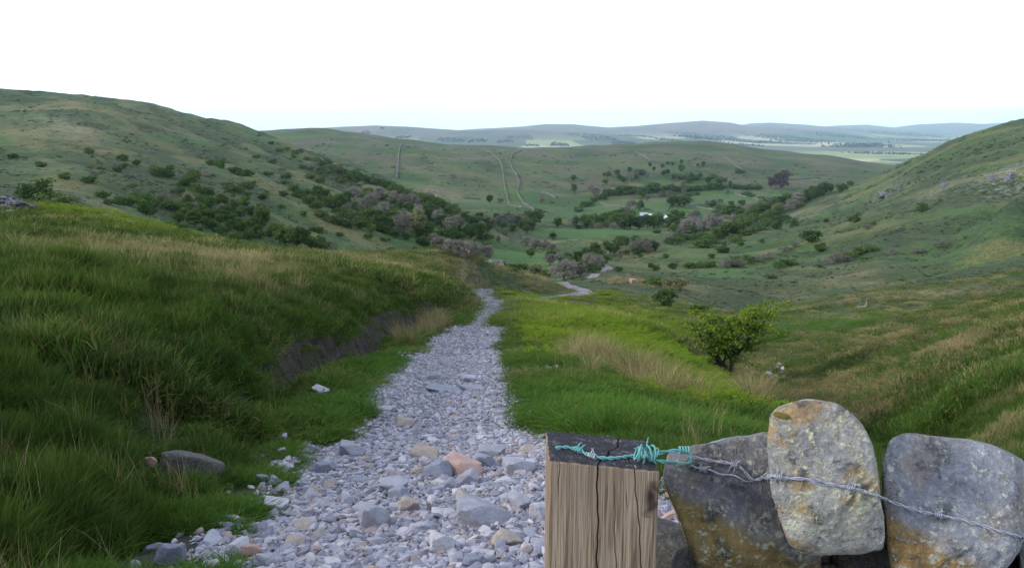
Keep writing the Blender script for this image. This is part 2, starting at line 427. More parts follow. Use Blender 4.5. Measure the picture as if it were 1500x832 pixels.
# ------------------------------------------------------------------ materials
class NT:
    def __init__(s, name):
        s.m = bpy.data.materials.new(name); s.m.use_nodes = True
        s.t = s.m.node_tree; s.t.nodes.clear()
        s.out = s.n('ShaderNodeOutputMaterial')
        s.b = s.n('ShaderNodeBsdfPrincipled')
        s.t.links.new(s.b.outputs['BSDF'], s.out.inputs['Surface'])
        s.b.inputs['Specular IOR Level'].default_value = 0.25
    def n(s, typ, **kw):
        nd = s.t.nodes.new(typ)
        for k, v in kw.items(): setattr(nd, k, v)
        return nd
    def l(s, a, b): s.t.links.new(a, b)
    def pos(s):
        return s.n('ShaderNodeNewGeometry').outputs['Position']
    def objc(s):
        return s.n('ShaderNodeTexCoord').outputs['Object']
    def scale(s, vec, sc):
        m = s.n('ShaderNodeMapping'); m.inputs['Scale'].default_value = sc if hasattr(sc, '__len__') else (sc,) * 3
        s.l(vec, m.inputs['Vector']); return m.outputs['Vector']
    def noise(s, vec, sc, det=4, rough=.55, dist=0):
        nd = s.n('ShaderNodeTexNoise'); nd.inputs['Scale'].default_value = sc; nd.inputs['Detail'].default_value = det
        nd.inputs['Roughness'].default_value = rough; nd.inputs['Distortion'].default_value = dist
        s.l(vec, nd.inputs['Vector']); return nd.outputs['Fac']
    def voro(s, vec, sc, feature='F1', out='Distance', rnd=1):
        nd = s.n('ShaderNodeTexVoronoi', feature=feature); nd.inputs['Scale'].default_value = sc; nd.inputs['Randomness'].default_value = rnd
        s.l(vec, nd.inputs['Vector']); return nd.outputs[out]
    def rng(s, v, a, b, c=0, d=1):
        nd = s.n('ShaderNodeMapRange'); nd.interpolation_type = 'SMOOTHSTEP'
        for k, x in zip(('From Min', 'From Max', 'To Min', 'To Max'), (a, b, c, d)): nd.inputs[k].default_value = x
        s.l(v, nd.inputs['Value']); return nd.outputs['Result']
    def mix(s, f, a, b, mode='MIX'):
        nd = s.n('ShaderNodeMix', data_type='RGBA', blend_type=mode)
        for k, x in (('Factor', f), ('A', a), ('B', b)):
            i = nd.inputs[k] if k != 'Factor' else nd.inputs[0]
            if k == 'A': i = nd.inputs[6]
            if k == 'B': i = nd.inputs[7]
            if hasattr(x, 'is_output') or isinstance(x, bpy.types.NodeSocket): s.l(x, i)
            elif k == 'Factor': i.default_value = x
            else: i.default_value = (*x, 1)
        return nd.outputs[2]
    def math(s, op, a, b=0.0):
        nd = s.n('ShaderNodeMath', operation=op)
        for i, x in enumerate((a, b)):
            if isinstance(x, bpy.types.NodeSocket): s.l(x, nd.inputs[i])
            else: nd.inputs[i].default_value = x
        return nd.outputs[0]
    def attr(s, name, typ='GEOMETRY', out='Fac'):
        nd = s.n('ShaderNodeAttribute', attribute_type=typ); nd.attribute_name = name; return nd.outputs[out]
    def col(s, c):
        if isinstance(c, bpy.types.NodeSocket): s.l(c, s.b.inputs['Base Color'])
        else: s.b.inputs['Base Color'].default_value = (*c, 1)
        return s
    def rough(s, r):
        if isinstance(r, bpy.types.NodeSocket): s.l(r, s.b.inputs['Roughness'])
        else: s.b.inputs['Roughness'].default_value = r
        return s
    def bump(s, h, strength=.5, dist=.02, prev=None):
        nd = s.n('ShaderNodeBump'); nd.inputs['Strength'].default_value = strength; nd.inputs['Distance'].default_value = dist
        s.l(h, nd.inputs['Height'])
        if prev is not None: s.l(prev, nd.inputs['Normal'])
        s.l(nd.outputs['Normal'], s.b.inputs['Normal']); return nd.outputs['Normal']

G_GREEN = (0.040, 0.088, 0.022); G_OLIVE = (0.072, 0.094, 0.030); G_STRAW = (0.27, 0.205, 0.105)
G_DARK = (0.024, 0.042, 0.016); G_LUSH = (0.050, 0.128, 0.026); G_BRIGHT = (0.125, 0.165, 0.018)
PEAT = (0.030, 0.025, 0.021)

def hill_material():
    s = NT('fell_grass'); P = s.pos()
    con = s.scale(P, (.012, .012, .11))                    # sheep-walked contour banding
    n1 = s.noise(s.scale(P, .006), 1, 5, .6)
    n2 = s.noise(s.scale(P, .035), 1, 5, .6)
    n3 = s.noise(s.scale(P, .22), 1, 4, .65)
    n4 = s.noise(s.scale(P, 1.1), 1, 4, .7)
    nb = s.noise(con, 1, 5, .6, .6)
    c = s.mix(s.rng(n1, .35, .65), G_GREEN, G_OLIVE)
    c = s.mix(s.rng(nb, .46, .62, 0, .85), c, G_DARK)
    c = s.mix(s.rng(n2, .50, .75, 0, .6), c, (0.100, 0.105, 0.036))
    c = s.mix(s.rng(n3, .49, .58, 0, .75), c, G_DARK)
    c = s.mix(s.rng(nb, .50, .38, 0, .6), c, (0.050, 0.110, 0.024))
    fo = s.attr('fold')
    c = s.mix(s.rng(s.math('ADD', fo, s.math('MULTIPLY', s.math('SUBTRACT', n3, .5), 1.6)), -.06, -.30, 0, .85), c, (0.030, 0.050, 0.020))
    c = s.mix(s.rng(s.math('ADD', fo, s.math('MULTIPLY', s.math('SUBTRACT', n2, .5), 1.6)), .12, .34, 0, .55), c, (0.145, 0.130, 0.050))
    c = s.mix(s.math('MULTIPLY', s.attr('lush'), .95), c, G_LUSH)
    c = s.mix(s.math('MULTIPLY', s.attr('bright'), .9), c, G_BRIGHT)
    st = s.math('MULTIPLY', s.attr('straw'), s.rng(s.noise(s.scale(P, (.05, .05, .3)), 1, 6, .7), .36, .62))
    c = s.mix(st, c, G_STRAW)
    c = s.mix(s.rng(n4, .49, .60, 0, .7), c, G_DARK)
    c = s.mix(s.rng(n4, .5, .25, 0, .28), c, (0.13, 0.13, 0.045))
    c = s.mix(s.attr('heath'), c, (0.105, 0.085, 0.060))
    rk = s.math('MULTIPLY', s.attr('rock'), s.rng(s.noise(s.scale(P, .35), 1, 5, .75), .48, .60))
    c = s.mix(rk, c, (0.22, 0.215, 0.205))
    c = s.mix(s.math('MULTIPLY', s.attr('thatch_shade'), .8), c, (0.026, 0.030, 0.012))  # soil and thatch, darkened near by to paint shade in the grass gaps
    c = s.mix(s.attr('peat'), c, PEAT)
    s.col(c).rough(.95)
    h = s.math('ADD', s.math('MULTIPLY', n3, 1.6), s.math('MULTIPLY', n4, .45))
    s.bump(h, .9, 1.0)
    return s.m

def plain_material():
    s = NT('far_farmland'); P = s.pos()
    cell = s.n('ShaderNodeTexVoronoi'); cell.inputs['Scale'].default_value = 1; cell.inputs['Randomness'].default_value = .85
    s.l(s.scale(P, (.0016, .0011, 0)), cell.inputs['Vector'])
    sep = s.n('ShaderNodeSeparateColor'); s.l(cell.outputs['Color'], sep.inputs['Color'])
    n1 = s.noise(s.scale(P, (.0007, .0004, .001)), 1, 5, .6)
    n2 = s.noise(s.scale(P, (.004, .002, .004)), 1, 5, .6)
    c = s.mix(s.rng(n1, .38, .62), (0.05, 0.09, 0.05), (0.105, 0.085, 0.075))
    c = s.mix(s.math('MULTIPLY', s.rng(sep.outputs['Red'], .62, .8), s.attr('field')), c, (0.26, 0.30, 0.13))
    c = s.mix(s.math('MULTIPLY', s.rng(sep.outputs['Green'], .75, .9), s.attr('field')), c, (0.40, 0.36, 0.22))
    c = s.mix(s.rng(n2, .52, .68, 0, .75), c, (0.03, 0.045, 0.03))
    c = s.mix(s.attr('moor'), c, s.mix(s.rng(n2, .4, .65), (0.17, 0.125, 0.105), (0.09, 0.085, 0.06)))
    s.col(c).rough(1)
    return s.m

M_HILL = hill_material(); M_PLAIN = plain_material()

# ------------------------------------------------------------------ the ground sheet, cut into its regions
NAZ, NR = 980, 1000
az = np.concatenate([np.linspace(-1.35, -.68, 60, endpoint=False), np.linspace(-.68, .68, NAZ), np.linspace(.68, 1.35, 61)[1:]])
rr = np.exp(np.linspace(math.log(0.9), math.log(21500), NR))
AZ, RR = np.meshgrid(az, rr)
gx = (RR * np.sin(AZ)).ravel(); gy = (RR * np.cos(AZ)).ravel()
gz = ground_z(gx, gy)
na = len(az)
idx = np.arange(na * NR).reshape(NR, na)
quads = np.stack([idx[:-1, :-1], idx[:-1, 1:], idx[1:, 1:], idx[1:, :-1]], -1).reshape(-1, 4)[:, ::-1]
gd = np.hypot(gx, gy)
fc = quads[:, 0]
def hidden_edge(x, y):
    return np.arctan2(x, y)
faz = np.arctan2(gx[fc], gy[fc]); fd = gd[fc]
region = np.zeros(len(quads), int)                                   # 0 near ground
left_near = np.interp(faz, [-1.4, -.6, -.45, -.33, -.2, -.03, .03], [70, 75, 78, 82, 110, 170, 180])
right_near = np.interp(faz, [.03, .08, .15, .22, .6, 1.4], [185, 170, 130, 95, 60, 60])
nearlim = np.where(faz < .03, left_near, right_near)
region[fd > nearlim] = 1
valley = (fd > nearlim) & (faz > -.03) & (faz < .25)
lh = np.interp(faz, [-1.4, -.36, -.28, -.2, -.14, -.06, -.02], [1000, 1000, 960, 820, 720, 560, 360])
rhb = np.interp(faz, [.1, .14, .2, .28, .35, .46, 1.4], [300, 420, 600, 760, 760, 900, 900])
region[(fd > nearlim) & (faz < -.02) & (fd < lh)] = 2                # left hill
region[(fd > nearlim) & (faz > .10) & (fd < rhb)] = 3                # right hill
region[(fd > 900) & (fd < 2300) & (region == 1)] = 4                 # facing hill
region[(fd >= 2300) & (fd < 6000)] = 5                               # plain
region[fd >= 6000] = 6                                               # distant hills
Z = {}
def attrs_for(me, x, y, z, far):
    if far:
        d = np.hypot(x, y)
        fattr(me, 'field', sstep(2600, 3600, d) * sstep(-30, -95, z)); fattr(me, 'moor', sstep(-95, 40, z))
        return
    d = np.hypot(x, y)
    fattr(me, 'lush', zone(x, y, LUSH)); fattr(me, 'bright', zone(x, y, BRACKEN)); fattr(me, 'straw', zone(x, y, STRAW))
    fattr(me, 'heath', np.clip(sstep(.42, .62, .5 + .5 * fbm2(x / 90, y / 90, 4, 55)) * sstep(700, 1100, d) * .5, 0, 1))
    fattr(me, 'fold', fold(x, y) * sstep(1300, 900, d) + .35 * fbm2(x / 70, y / 45, 4, 57) * sstep(500, 900, d))
    rock = zone(x, y, ROCKS)
    fattr(me, 'rock', rock)
    pe = np.zeros_like(x)
    m = (d < 190) & (np.abs(x) < 45)
    if np.any(m):
        sd, qx, qy = track_coords(x[m], y[m]); hw = half_width(qy)
        t = sd + hw + 1.15 + .6 * (.25 * np.sin(qy * .55) + .18 * noise2(qx * 0 + 3.3, qy * .8, 44))
        pe[m] = np.maximum(np.exp(-((t + .24) / .28) ** 2) * sstep(8, 12, qy) * sstep(58, 46, qy), sstep(hw + .28, hw + .05, np.abs(sd)) * .9)
    for cx_, cy_, r_ in EARTH: pe = np.maximum(pe, sstep(r_ * 1.3, r_ * .6, np.hypot(x - cx_, y - cy_) + .3 * noise2(x * 3, y * 3, 29)) * .8)
    fattr(me, 'peat', np.clip(pe, 0, 1)); fattr(me, 'thatch_shade', sstep(60, 22, d) * (1 - .7 * zone(x, y, LUSH)))
EARTH = [(*hit(px, py)[:2], r_) for px, py, r_ in ((255, 815, .42), (300, 800, .42), (330, 780, .35), (455, 610, .45), (440, 640, .4), (770, 650, .35), (700, 432, .1))]
ROCKS = spots((1480, 262, 40, .08, .8, 0), (1380, 275, 45, .06, .5, 0), (1300, 285, 20, .04, .9, 0), (1150, 320, 60, .06, .4, 0), (70, 175, 35, .05, .5, 0), (110, 188, 40, .05, .5, 0), (90, 200, 60, .02, .4, 0), (640, 215, 30, .03, .4, 0), (660, 232, 30, .04, .3, 0), (760, 225, 50, .03, .25, 0))
for k, nm in enumerate(('ground', 'valley_floor', 'hillside', 'hillside', 'hill', 'plain', 'distant_hills')):
    q = quads[region == k]
    used, inv = np.unique(q, return_inverse=True)
    me = mesh_np(nm, np.stack([gx[used], gy[used], gz[used]], -1), inv.reshape(-1, 4), True, M_PLAIN if k >= 5 else M_HILL)
    attrs_for(me, gx[used], gy[used], gz[used], k >= 5)
    o = link(bpy.data.objects.new(nm, me)); tag(o, kind='structure')
    tag(o, {0: 'rough grass ground sloping away on both sides of the stony track', 1: 'green valley floor between the two grassy hillsides', 2: 'long grassy hillside with scattered bushes rising on the left', 3: 'grassy hillside with small crags rising on the right',
            4: 'low broad hill with stone walls facing across the valley', 5: 'hazy blue plain of fields beyond the facing hill', 6: 'pale blue distant hills along the horizon'}[k], {0: 'ground', 1: 'valley', 2: 'hillside', 3: 'hillside', 4: 'hill', 5: 'plain', 6: 'hills'}[k])
# a plain apron behind the viewpoint
a2 = np.linspace(1.35, 2 * math.pi - 1.35, 60); r2 = np.exp(np.linspace(math.log(.9), math.log(60), 30))
A2, R2 = np.meshgrid(a2, r2); bx_, by_ = (R2 * np.sin(A2)).ravel(), (R2 * np.cos(A2)).ravel()
bi = np.arange(60 * 30).reshape(30, 60)
bq = np.stack([bi[:-1, :-1], bi[:-1, 1:], bi[1:, 1:], bi[1:, :-1]], -1).reshape(-1, 4)[:, ::-1]
o = obj_np('ground', np.stack([bx_, by_, ground_z(bx_, by_)], -1), bq, M_HILL); tag(o, 'rough grass ground behind the viewpoint', 'ground', kind='structure')
attrs_for(o.data, bx_, by_, np.zeros_like(bx_), False)

# ------------------------------------------------------------------ track sheet
def track_material():
    s = NT('track_grit'); P = s.pos()
    v = s.n('ShaderNodeTexVoronoi'); v.inputs['Scale'].default_value = 34; s.l(P, v.inputs['Vector'])
    hs = s.n('ShaderNodeSeparateColor'); s.l(v.outputs['Color'], hs.inputs['Color'])
    c = s.mix(hs.outputs['Red'], (0.16, 0.15, 0.16), (0.42, 0.40, 0.43))
    c = s.mix(s.rng(hs.outputs['Green'], .8, 1, 0, .5), c, (0.36, 0.25, 0.2))
    c = s.mix(s.rng(v.outputs['Distance'], .35, .7), c, (0.07, 0.06, 0.06))
    c = s.mix(s.rng(s.noise(P, .9, 4), .5, .7, 0, .7), c, (0.10, 0.085, 0.075))
    s.col(c).rough(.9); s.bump(v.outputs['Distance'], -1.0, .03)
    return s.m
M_TRACK = track_material()
cl = catmull(TRK[::3], 10) if len(TRK) < 0 else TRK
dense = []
for a, b in zip(SEG_A, SEG_B):
    k = max(1, int(np.linalg.norm(b - a) / (0.10 if a[1] < 22 else .35)))
    for t in range(k): dense.append(a + (b - a) * t / k)
dense = np.array(dense)
tan = np.gradient(dense, axis=0)
for _ in range(6): tan[1:-1] = (tan[:-2] + tan[1:-1] + tan[2:]) / 3
tan /= np.linalg.norm(tan, axis=1)[:, None]
nor = np.stack([tan[:, 1], -tan[:, 0]], -1)
NC = 41
off = np.linspace(-1, 1, NC)
hwv = half_width(dense[:, 1]) + .16
TX = dense[:, None, 0] + nor[:, None, 0] * off[None] * hwv[:, None]
TY = dense[:, None, 1] + nor[:, None, 1] * off[None] * hwv[:, None]
def track_surface(x, y):
    sd, qx, qy = track_coords(x, y)
    return track_z(qx, qy) + 0.035 * fbm2(x * 1.6, y * 1.6, 3, 61) + .02 * noise2(x * 5, y * 5, 66) + .05 * (sd / HALF) ** 2 - .05 * sstep(HALF, HALF + .4, np.abs(sd))
TZ = track_surface(TX.ravel(), TY.ravel())
ti = np.arange(TX.size).reshape(TX.shape)
tq = np.stack([ti[:-1, :-1], ti[:-1, 1:], ti[1:, 1:], ti[1:, :-1]], -1).reshape(-1, 4)
o = obj_np('track', np.stack([TX.ravel(), TY.ravel(), TZ], -1), tq, M_TRACK)
tag(o, 'stony grey track winding down into the valley', 'track', kind='structure')

# the far piece of the same track where it crosses the valley
fp = [hit(px, py) for px, py in ((862, 407), (872, 402), (882, 398.5), (889, 395), (892, 392), (889, 389.5), (882, 388.5), (878, 386))]
fp = catmull(np.array([q[:2] for q in fp if q is not None]), 8)
ft = np.gradient(fp, axis=0); ft /= np.linalg.norm(ft, axis=1)[:, None]; fn = np.stack([ft[:, 1], -ft[:, 0]], -1)
fo = np.linspace(-1.2, 1.2, 5)
FX = (fp[:, None, 0] + fn[:, None, 0] * fo).ravel(); FY = (fp[:, None, 1] + fn[:, None, 1] * fo).ravel()
fi = np.arange(len(fp) * 5).reshape(-1, 5)
o = obj_np('track', np.stack([FX, FY, ground_z(FX, FY) + .12], -1), np.stack([fi[:-1, :-1], fi[:-1, 1:], fi[1:, 1:], fi[1:, :-1]], -1).reshape(-1, 4), M_TRACK)
tag(o, 'pale far stretch of the track down by the stream', 'track', kind='structure')
# ------------------------------------------------------------------ haze: one closed box of even air
HAZE_D = 6.8e-5
hv = [(x, y, z) for x in (-22500, 22500) for y in (-3000, 22500) for z in (-152, 460)]
hf = [(0, 1, 3, 2), (4, 6, 7, 5), (0, 4, 5, 1), (2, 3, 7, 6), (0, 2, 6, 4), (1, 5, 7, 3)]
hm = bpy.data.materials.new('haze_air'); hm.use_nodes = True; hn = hm.node_tree; hn.nodes.clear()
ho = hn.nodes.new('ShaderNodeOutputMaterial'); hp = hn.nodes.new('ShaderNodeVolumePrincipled')
hp.inputs['Color'].default_value = (0.66, 0.86, 1.0, 1); hp.inputs['Density'].default_value = HAZE_D
hp.inputs['Anisotropy'].default_value = 0.85
hn.links.new(hp.outputs['Volume'], ho.inputs['Volume'])
o = obj_np('haze', np.array(hv, float), np.array(hf), hm, smooth=False)
tag(o, 'thin bluish haze lying over the far country', 'haze', kind='stuff')
# ------------------------------------------------------------------ scattered stuff: points carrying shared small meshes
def scatter(name, P, rot, scl, which, variants, attrs=None):
    me = bpy.data.meshes.new(name)
    me.vertices.add(len(P)); me.vertices.foreach_set('co', np.ascontiguousarray(P, np.float32).ravel())
    for nm, a in (('rot', rot), ('scl', scl)):
        at = me.attributes.new(nm, 'FLOAT_VECTOR', 'POINT'); at.data.foreach_set('vector', np.ascontiguousarray(a, np.float32).ravel())
    at = me.attributes.new('which', 'INT', 'POINT'); at.data.foreach_set('value', np.ascontiguousarray(which, np.int32))
    for k, v in (attrs or {}).items(): fattr(me, k, v)
    col = bpy.data.collections.new(name + '_kinds')
    for i, v in enumerate(variants):
        col.objects.link(bpy.data.objects.new('%s_kind_%02d' % (name, i), v))
    ng = bpy.data.node_groups.new(name + '_scatter', 'GeometryNodeTree')
    ng.interface.new_socket('Geometry', in_out='INPUT', socket_type='NodeSocketGeometry')
    ng.interface.new_socket('Geometry', in_out='OUTPUT', socket_type='NodeSocketGeometry')
    N = ng.nodes.new; L = ng.links.new
    gi, go = N('NodeGroupInput'), N('NodeGroupOutput')
    ci = N('GeometryNodeCollectionInfo'); ci.inputs['Collection'].default_value = col
    ci.inputs['Separate Children'].default_value = True; ci.inputs['Reset Children'].default_value = True
    iop = N('GeometryNodeInstanceOnPoints'); iop.inputs['Pick Instance'].default_value = True
    def na(nm, t):
        x = N('GeometryNodeInputNamedAttribute'); x.data_type = t; x.inputs['Name'].default_value = nm; return x.outputs['Attribute']
    e2r = N('FunctionNodeEulerToRotation')
    L(na('rot', 'FLOAT_VECTOR'), e2r.inputs['Euler'])
    L(gi.outputs[0], iop.inputs['Points']); L(ci.outputs[0], iop.inputs['Instance'])
    L(na('which', 'INT'), iop.inputs['Instance Index']); L(e2r.outputs[0], iop.inputs['Rotation']); L(na('scl', 'FLOAT_VECTOR'), iop.inputs['Scale'])
    L(iop.outputs[0], go.inputs[0])
    o = link(bpy.data.objects.new(name, me))
    md = o.modifiers.new('scatter', 'NODES'); md.node_group = ng
    return o

def leaf_shader(s, col, trans=.3):
    """diffuse leaf that lets some light through"""
    d = s.n('ShaderNodeBsdfDiffuse'); t = s.n('ShaderNodeBsdfTranslucent'); m = s.n('ShaderNodeMixShader'); m.inputs[0].default_value = trans
    s.l(col, d.inputs['Color']); s.l(col, t.inputs['Color']); s.l(d.outputs[0], m.inputs[1]); s.l(t.outputs[0], m.inputs[2]); s.l(m.outputs[0], s.out.inputs['Surface'])
    return s.m

def grass_material():
    s = NT('grass_blades'); P = s.pos()
    dry, bri, lus = s.attr('dry', 'INSTANCER'), s.attr('bri', 'INSTANCER'), s.attr('lus', 'INSTANCER')
    rnd, tip = s.attr('rnd'), s.attr('tip')
    n1 = s.noise(s.scale(P, .45), 1, 4, .6); n2 = s.noise(s.scale(P, 2.3), 1, 2)
    c = s.mix(s.rng(n1, .35, .65), (0.022, 0.072, 0.012), (0.052, 0.108, 0.013))
    c = s.mix(s.rng(n2, .45, .72, 0, .7), c, (0.040, 0.080, 0.018))
    oi = s.n('ShaderNodeObjectInfo')
    c = s.mix(s.rng(oi.outputs['Random'], .55, 1, 0, .55), c, (0.095, 0.150, 0.026))
    c = s.mix(s.rng(oi.outputs['Random'], .4, 0, 0, .6), c, (0.026, 0.064, 0.018))
    c = s.mix(lus, c, (0.070, 0.178, 0.024)); c = s.mix(bri, c, (0.165, 0.245, 0.020))
    c = s.mix(s.math('MULTIPLY', s.rng(rnd, .72, .95), .32), c, (0.19, 0.165, 0.045))
    f = s.math('ADD', s.math('MULTIPLY', dry, 1.25), s.math('SUBTRACT', s.math('MULTIPLY', rnd, .9), .75))
    fc = s.n('ShaderNodeClamp'); s.l(f, fc.inputs[0])
    c = s.mix(fc.outputs[0], c, (0.40, 0.305, 0.165))
    c = s.mix(s.math('MULTIPLY', tip, .12), c, (0.16, 0.17, 0.06))
    return leaf_shader(s, c, .35)
M_GRASS = grass_material()

def blades(name, n, r, h0, h1, w, arch, seed, stiff=0.0, mat=None, dome=0.0):
    g = np.random.default_rng(seed)
    a = g.uniform(0, 2 * np.pi, n); q = np.sqrt(g.uniform(0, 1, n))
    bx, by = q * r * np.cos(a), q * r * np.sin(a)
    hh = g.uniform(h0, h1, n) * (1 - dome * q * q)
    d = np.where(g.uniform(0, 1, n) < .75, a + g.normal(0, .7, n), g.uniform(0, 2 * np.pi, n))
    lean = g.uniform(.15, 1, n) * arch * (.4 + .8 * q) * (1 - stiff)
    fa = d + np.pi / 2 + g.normal(0, .6, n)
    V = []
    for t, ws in ((0, 1), (.4, .9), (.75, .62), (1.0, .1)):
        ln = lean * hh * t ** 1.9
        cx, cy = bx + np.cos(d) * ln, by + np.sin(d) * ln
        cz = hh * (t - .32 * arch * lean * t ** 2.4) - .03 * (t == 0)
        wv = w * ws * .5 * g.uniform(.7, 1.3, n)
        V += [np.stack([cx - np.cos(fa) * wv, cy - np.sin(fa) * wv, cz], -1), np.stack([cx + np.cos(fa) * wv, cy + np.sin(fa) * wv, cz], -1)]
    V = np.stack(V, 1)                                  # n,8,3
    b = np.arange(n)[:, None, None] * 8
    F = (b + np.array([[0, 1, 3, 2], [2, 3, 5, 4], [4, 5, 7, 6]])[None]).reshape(-1, 4)
    me = mesh_np(name, V.reshape(-1, 3), F, True, mat or M_GRASS)
    fattr(me, 'rnd', np.repeat(g.uniform(0, 1, n), 8)); fattr(me, 'tip', np.tile([0, 0, .3, .3, .7, .7, 1, 1], n))
    return me

def polar_points(n, d0, d1, a0=-.70, a1=.70, seed=1):
    g = np.random.default_rng(seed)
    d = np.exp(g.uniform(math.log(d0), math.log(d1), n)); a = g.uniform(a0, a1, n)
    return d * np.sin(a), d * np.cos(a), g

def slope_rot(x, y, g, amount=.35):
    e = .3
    zx = (base_z(x + e, y) - base_z(x - e, y)) / (2 * e); zy = (base_z(x, y + e) - base_z(x, y - e)) / (2 * e)
    return np.stack([zy * amount + g.normal(0, .08, len(x)), -zx * amount + g.normal(0, .08, len(x)), g.uniform(0, 2 * np.pi, len(x))], -1)

def off_track(x, y, lo=-.12, hi=.35, g=None, peat=True):
    sd, qx, qy = track_coords(x, y); hw = half_width(qy); ad = np.abs(sd)
    p = sstep(lo, hi, ad - hw + .3 * noise2(x * 1.7, y * 1.7, 23))
    if peat:
        t = sd + hw + 1.15 + .6 * (.25 * np.sin(qy * .55) + .18 * noise2(qx * 0 + 3.3, qy * .8, 44))
        p = p * (1 - np.clip(.78 + 1.0 * noise2(x * 1.1, y * 1.1, 27), 0, 1) * np.exp(-((t + .2) / .30) ** 4) * sstep(8.5, 13, qy) * sstep(58, 46, qy))
    return p, sd, qy
def lip(x, y):
    """nearness to the bare bank beside the gutter, where the grass is thin and short"""
    sd, qx, qy = track_coords(x, y); hw = half_width(qy)
    t = sd + hw + 1.15 + .6 * (.25 * np.sin(qy * .55) + .18 * noise2(qx * 0 + 3.3, qy * .8, 44))
    return np.exp(-((t + .15) / .75) ** 2) * sstep(5.5, 8, qy) * sstep(60, 48, qy)

def lawn(name, label, n, d0, d1, variants, sxy, sz, seed, tall=(.34, 1.05), a0=-.70, a1=.70):
    x, y, g = polar_points(n, d0, d1, a0, a1, seed=seed)
    d = np.hypot(x, y)
    p = np.ones(n); sd = np.full(n, 9.0)
    m = (y < 190) & (np.abs(x) < 45)
    p[m], sd[m], _ = off_track(x[m], y[m])
    wall = (x > .1) & (y < 2.35 + .12 * x) ; p[wall] *= .0
    p = p * np.where(sd < 0, np.clip(.95 + 1.9 * (noise2(x / .52, y / .52, 78) + .5 * noise2(x / 1.4, y / 1.4, 79)), 0.05, 1), 1) * (1 - sstep(d1 * .55, d1, d) * (d1 > 60))
    for bx0, by0, br0 in CLEAR: p = p * sstep(br0 * .7, br0 * 1.1, np.hypot((x - bx0), (y - by0 + br0 * .35)))
    keep = g.uniform(0, 1, n) < p
    x, y, d, sd, p = x[keep], y[keep], d[keep], sd[keep], p[keep]; n = len(x)
    z = ground_z(x, y) - .01
    st, br, lu = zone(x, y, STRAW), zone(x, y, BRACKEN), zone(x, y, LUSH)
    cl = noise2(x / .52, y / .52, 78) + .5 * noise2(x / 1.4, y / 1.4, 79)
    big = np.clip(.45 + 1.0 * cl, 0, 1.25)
    # longer on the bank at the left, grazed short on the right and beside the track
    short = np.maximum(sstep(2.4, 1.5, np.abs(sd)), lu * sstep(40, 20, d)) * (sd > -9)
    short = np.where(sd > 0, np.maximum(short, .55 * sstep(7, 3, sd)), short)
    hs = (tall[0] + (tall[1] - tall[0]) * big) * (1 - .78 * short) * np.clip(.45 + p * .6, .4, 1) * (1 - .5 * sstep(30, 110, d))
    lp = np.zeros(len(x)); m2 = (y < 70) & (x < 5)
    if np.any(m2): lp[m2] = lip(x[m2], y[m2])
    hs = hs * (1 - .6 * lp)
    e = .06
    gxn = (noise2((x + e) / .52, y / .52, 78) - noise2((x - e) / .52, y / .52, 78)) / (2 * e); gyn = (noise2(x / .52, (y + e) / .52, 78) - noise2(x / .52, (y - e) / .52, 78)) / (2 * e)
    rot = slope_rot(x, y, g); lean = .06 * sstep(30, 12, d) * (1 - short)
    rot[:, 0] += np.clip(gyn * lean, -.6, .6); rot[:, 1] -= np.clip(gxn * lean, -.6, .6)
    k = g.uniform(.8, 1.25, n)
    scl = np.stack([sxy * k, sxy * k, sz * hs * k], -1)
    dryn = np.clip(fbm2(x / 4.5, y / 3.0, 4, 88) * 1.5 + .02, 0, 1)
    dry = np.clip(np.maximum(st * (.6 + 1.6 * dryn), (.12 + .5 * sstep(6, 16, d)) * dryn + .18 * sstep(15, 60, d) + (x > 0) * sstep(14, 24, d) * np.clip(1.3 * fbm2((.3 * x + .95 * y) / 5.5 + .9 * noise2(x / 6, y / 6, 97), (-.95 * x + .3 * y) / 17, 4, 89) + 1.1 * fbm2(x / 3.5, y / 3.5, 4, 98), 0, .75)) * (1 - .8 * lu), 0, .95)
    o = scatter(name, np.stack([x, y, z], -1), rot, scl, g.integers(0, len(variants), n), variants,
                {'dry': dry, 'bri': np.clip(br * .9 * (.5 + big * .6), 0, 1), 'lus': np.clip(lu * .8 + .5 * short * (sd < 0) + (x > 0) * sstep(12, 25, d) * np.clip(1.9 * fbm2((.3 * x + .95 * y) / 5, (-.95 * x + .3 * y) / 18, 3, 95), 0, .75), 0, 1)})
    tag(o, label, 'grass', kind='stuff')
    return o

CLEAR = []
for px, py, r_ in ((288, 684, .24), (250, 812, .42), (218, 678, .22), (470, 574, .35), (413, 643, .22), (423, 636, .15), (775, 609, .2), (810, 580, .2), (812, 548, .5), (800, 541, .4), (822, 552, .4), (280, 790, .36), (330, 790, .4)):
    c = hit(px, py); CLEAR.append((c[0], c[1], r_))
near_v = [blades('near_tuft', 70, .12, .10, .30, .0062, (.6, 1.0)[i % 2], 20 + i, dome=.3) for i in range(4)]
mid_v = [blades('mid_tuft', 150, .34, .15, .36, .012, .8, 30 + i, dome=.3) for i in range(4)]
far_v = [blades('far_tuft', 260, 1.1, .20, .46, .030, .8, 40 + i, dome=.2) for i in range(4)]
lawn('near_grass', 'long dark green grass tufts covering the near banks', 56000, 1.5, 9.5, near_v, 1.0, 1.0, 101, a0=-1.3, a1=.8)
lawn('middle_grass', 'rough green and straw grass over the slopes beside the track', 30000, 8.5, 38, mid_v, 1.0, 1.0, 102)
lawn('far_grass', 'tussocky moor grass on the farther near slopes', 26000, 34, 170, far_v, 1.0, .8, 103)

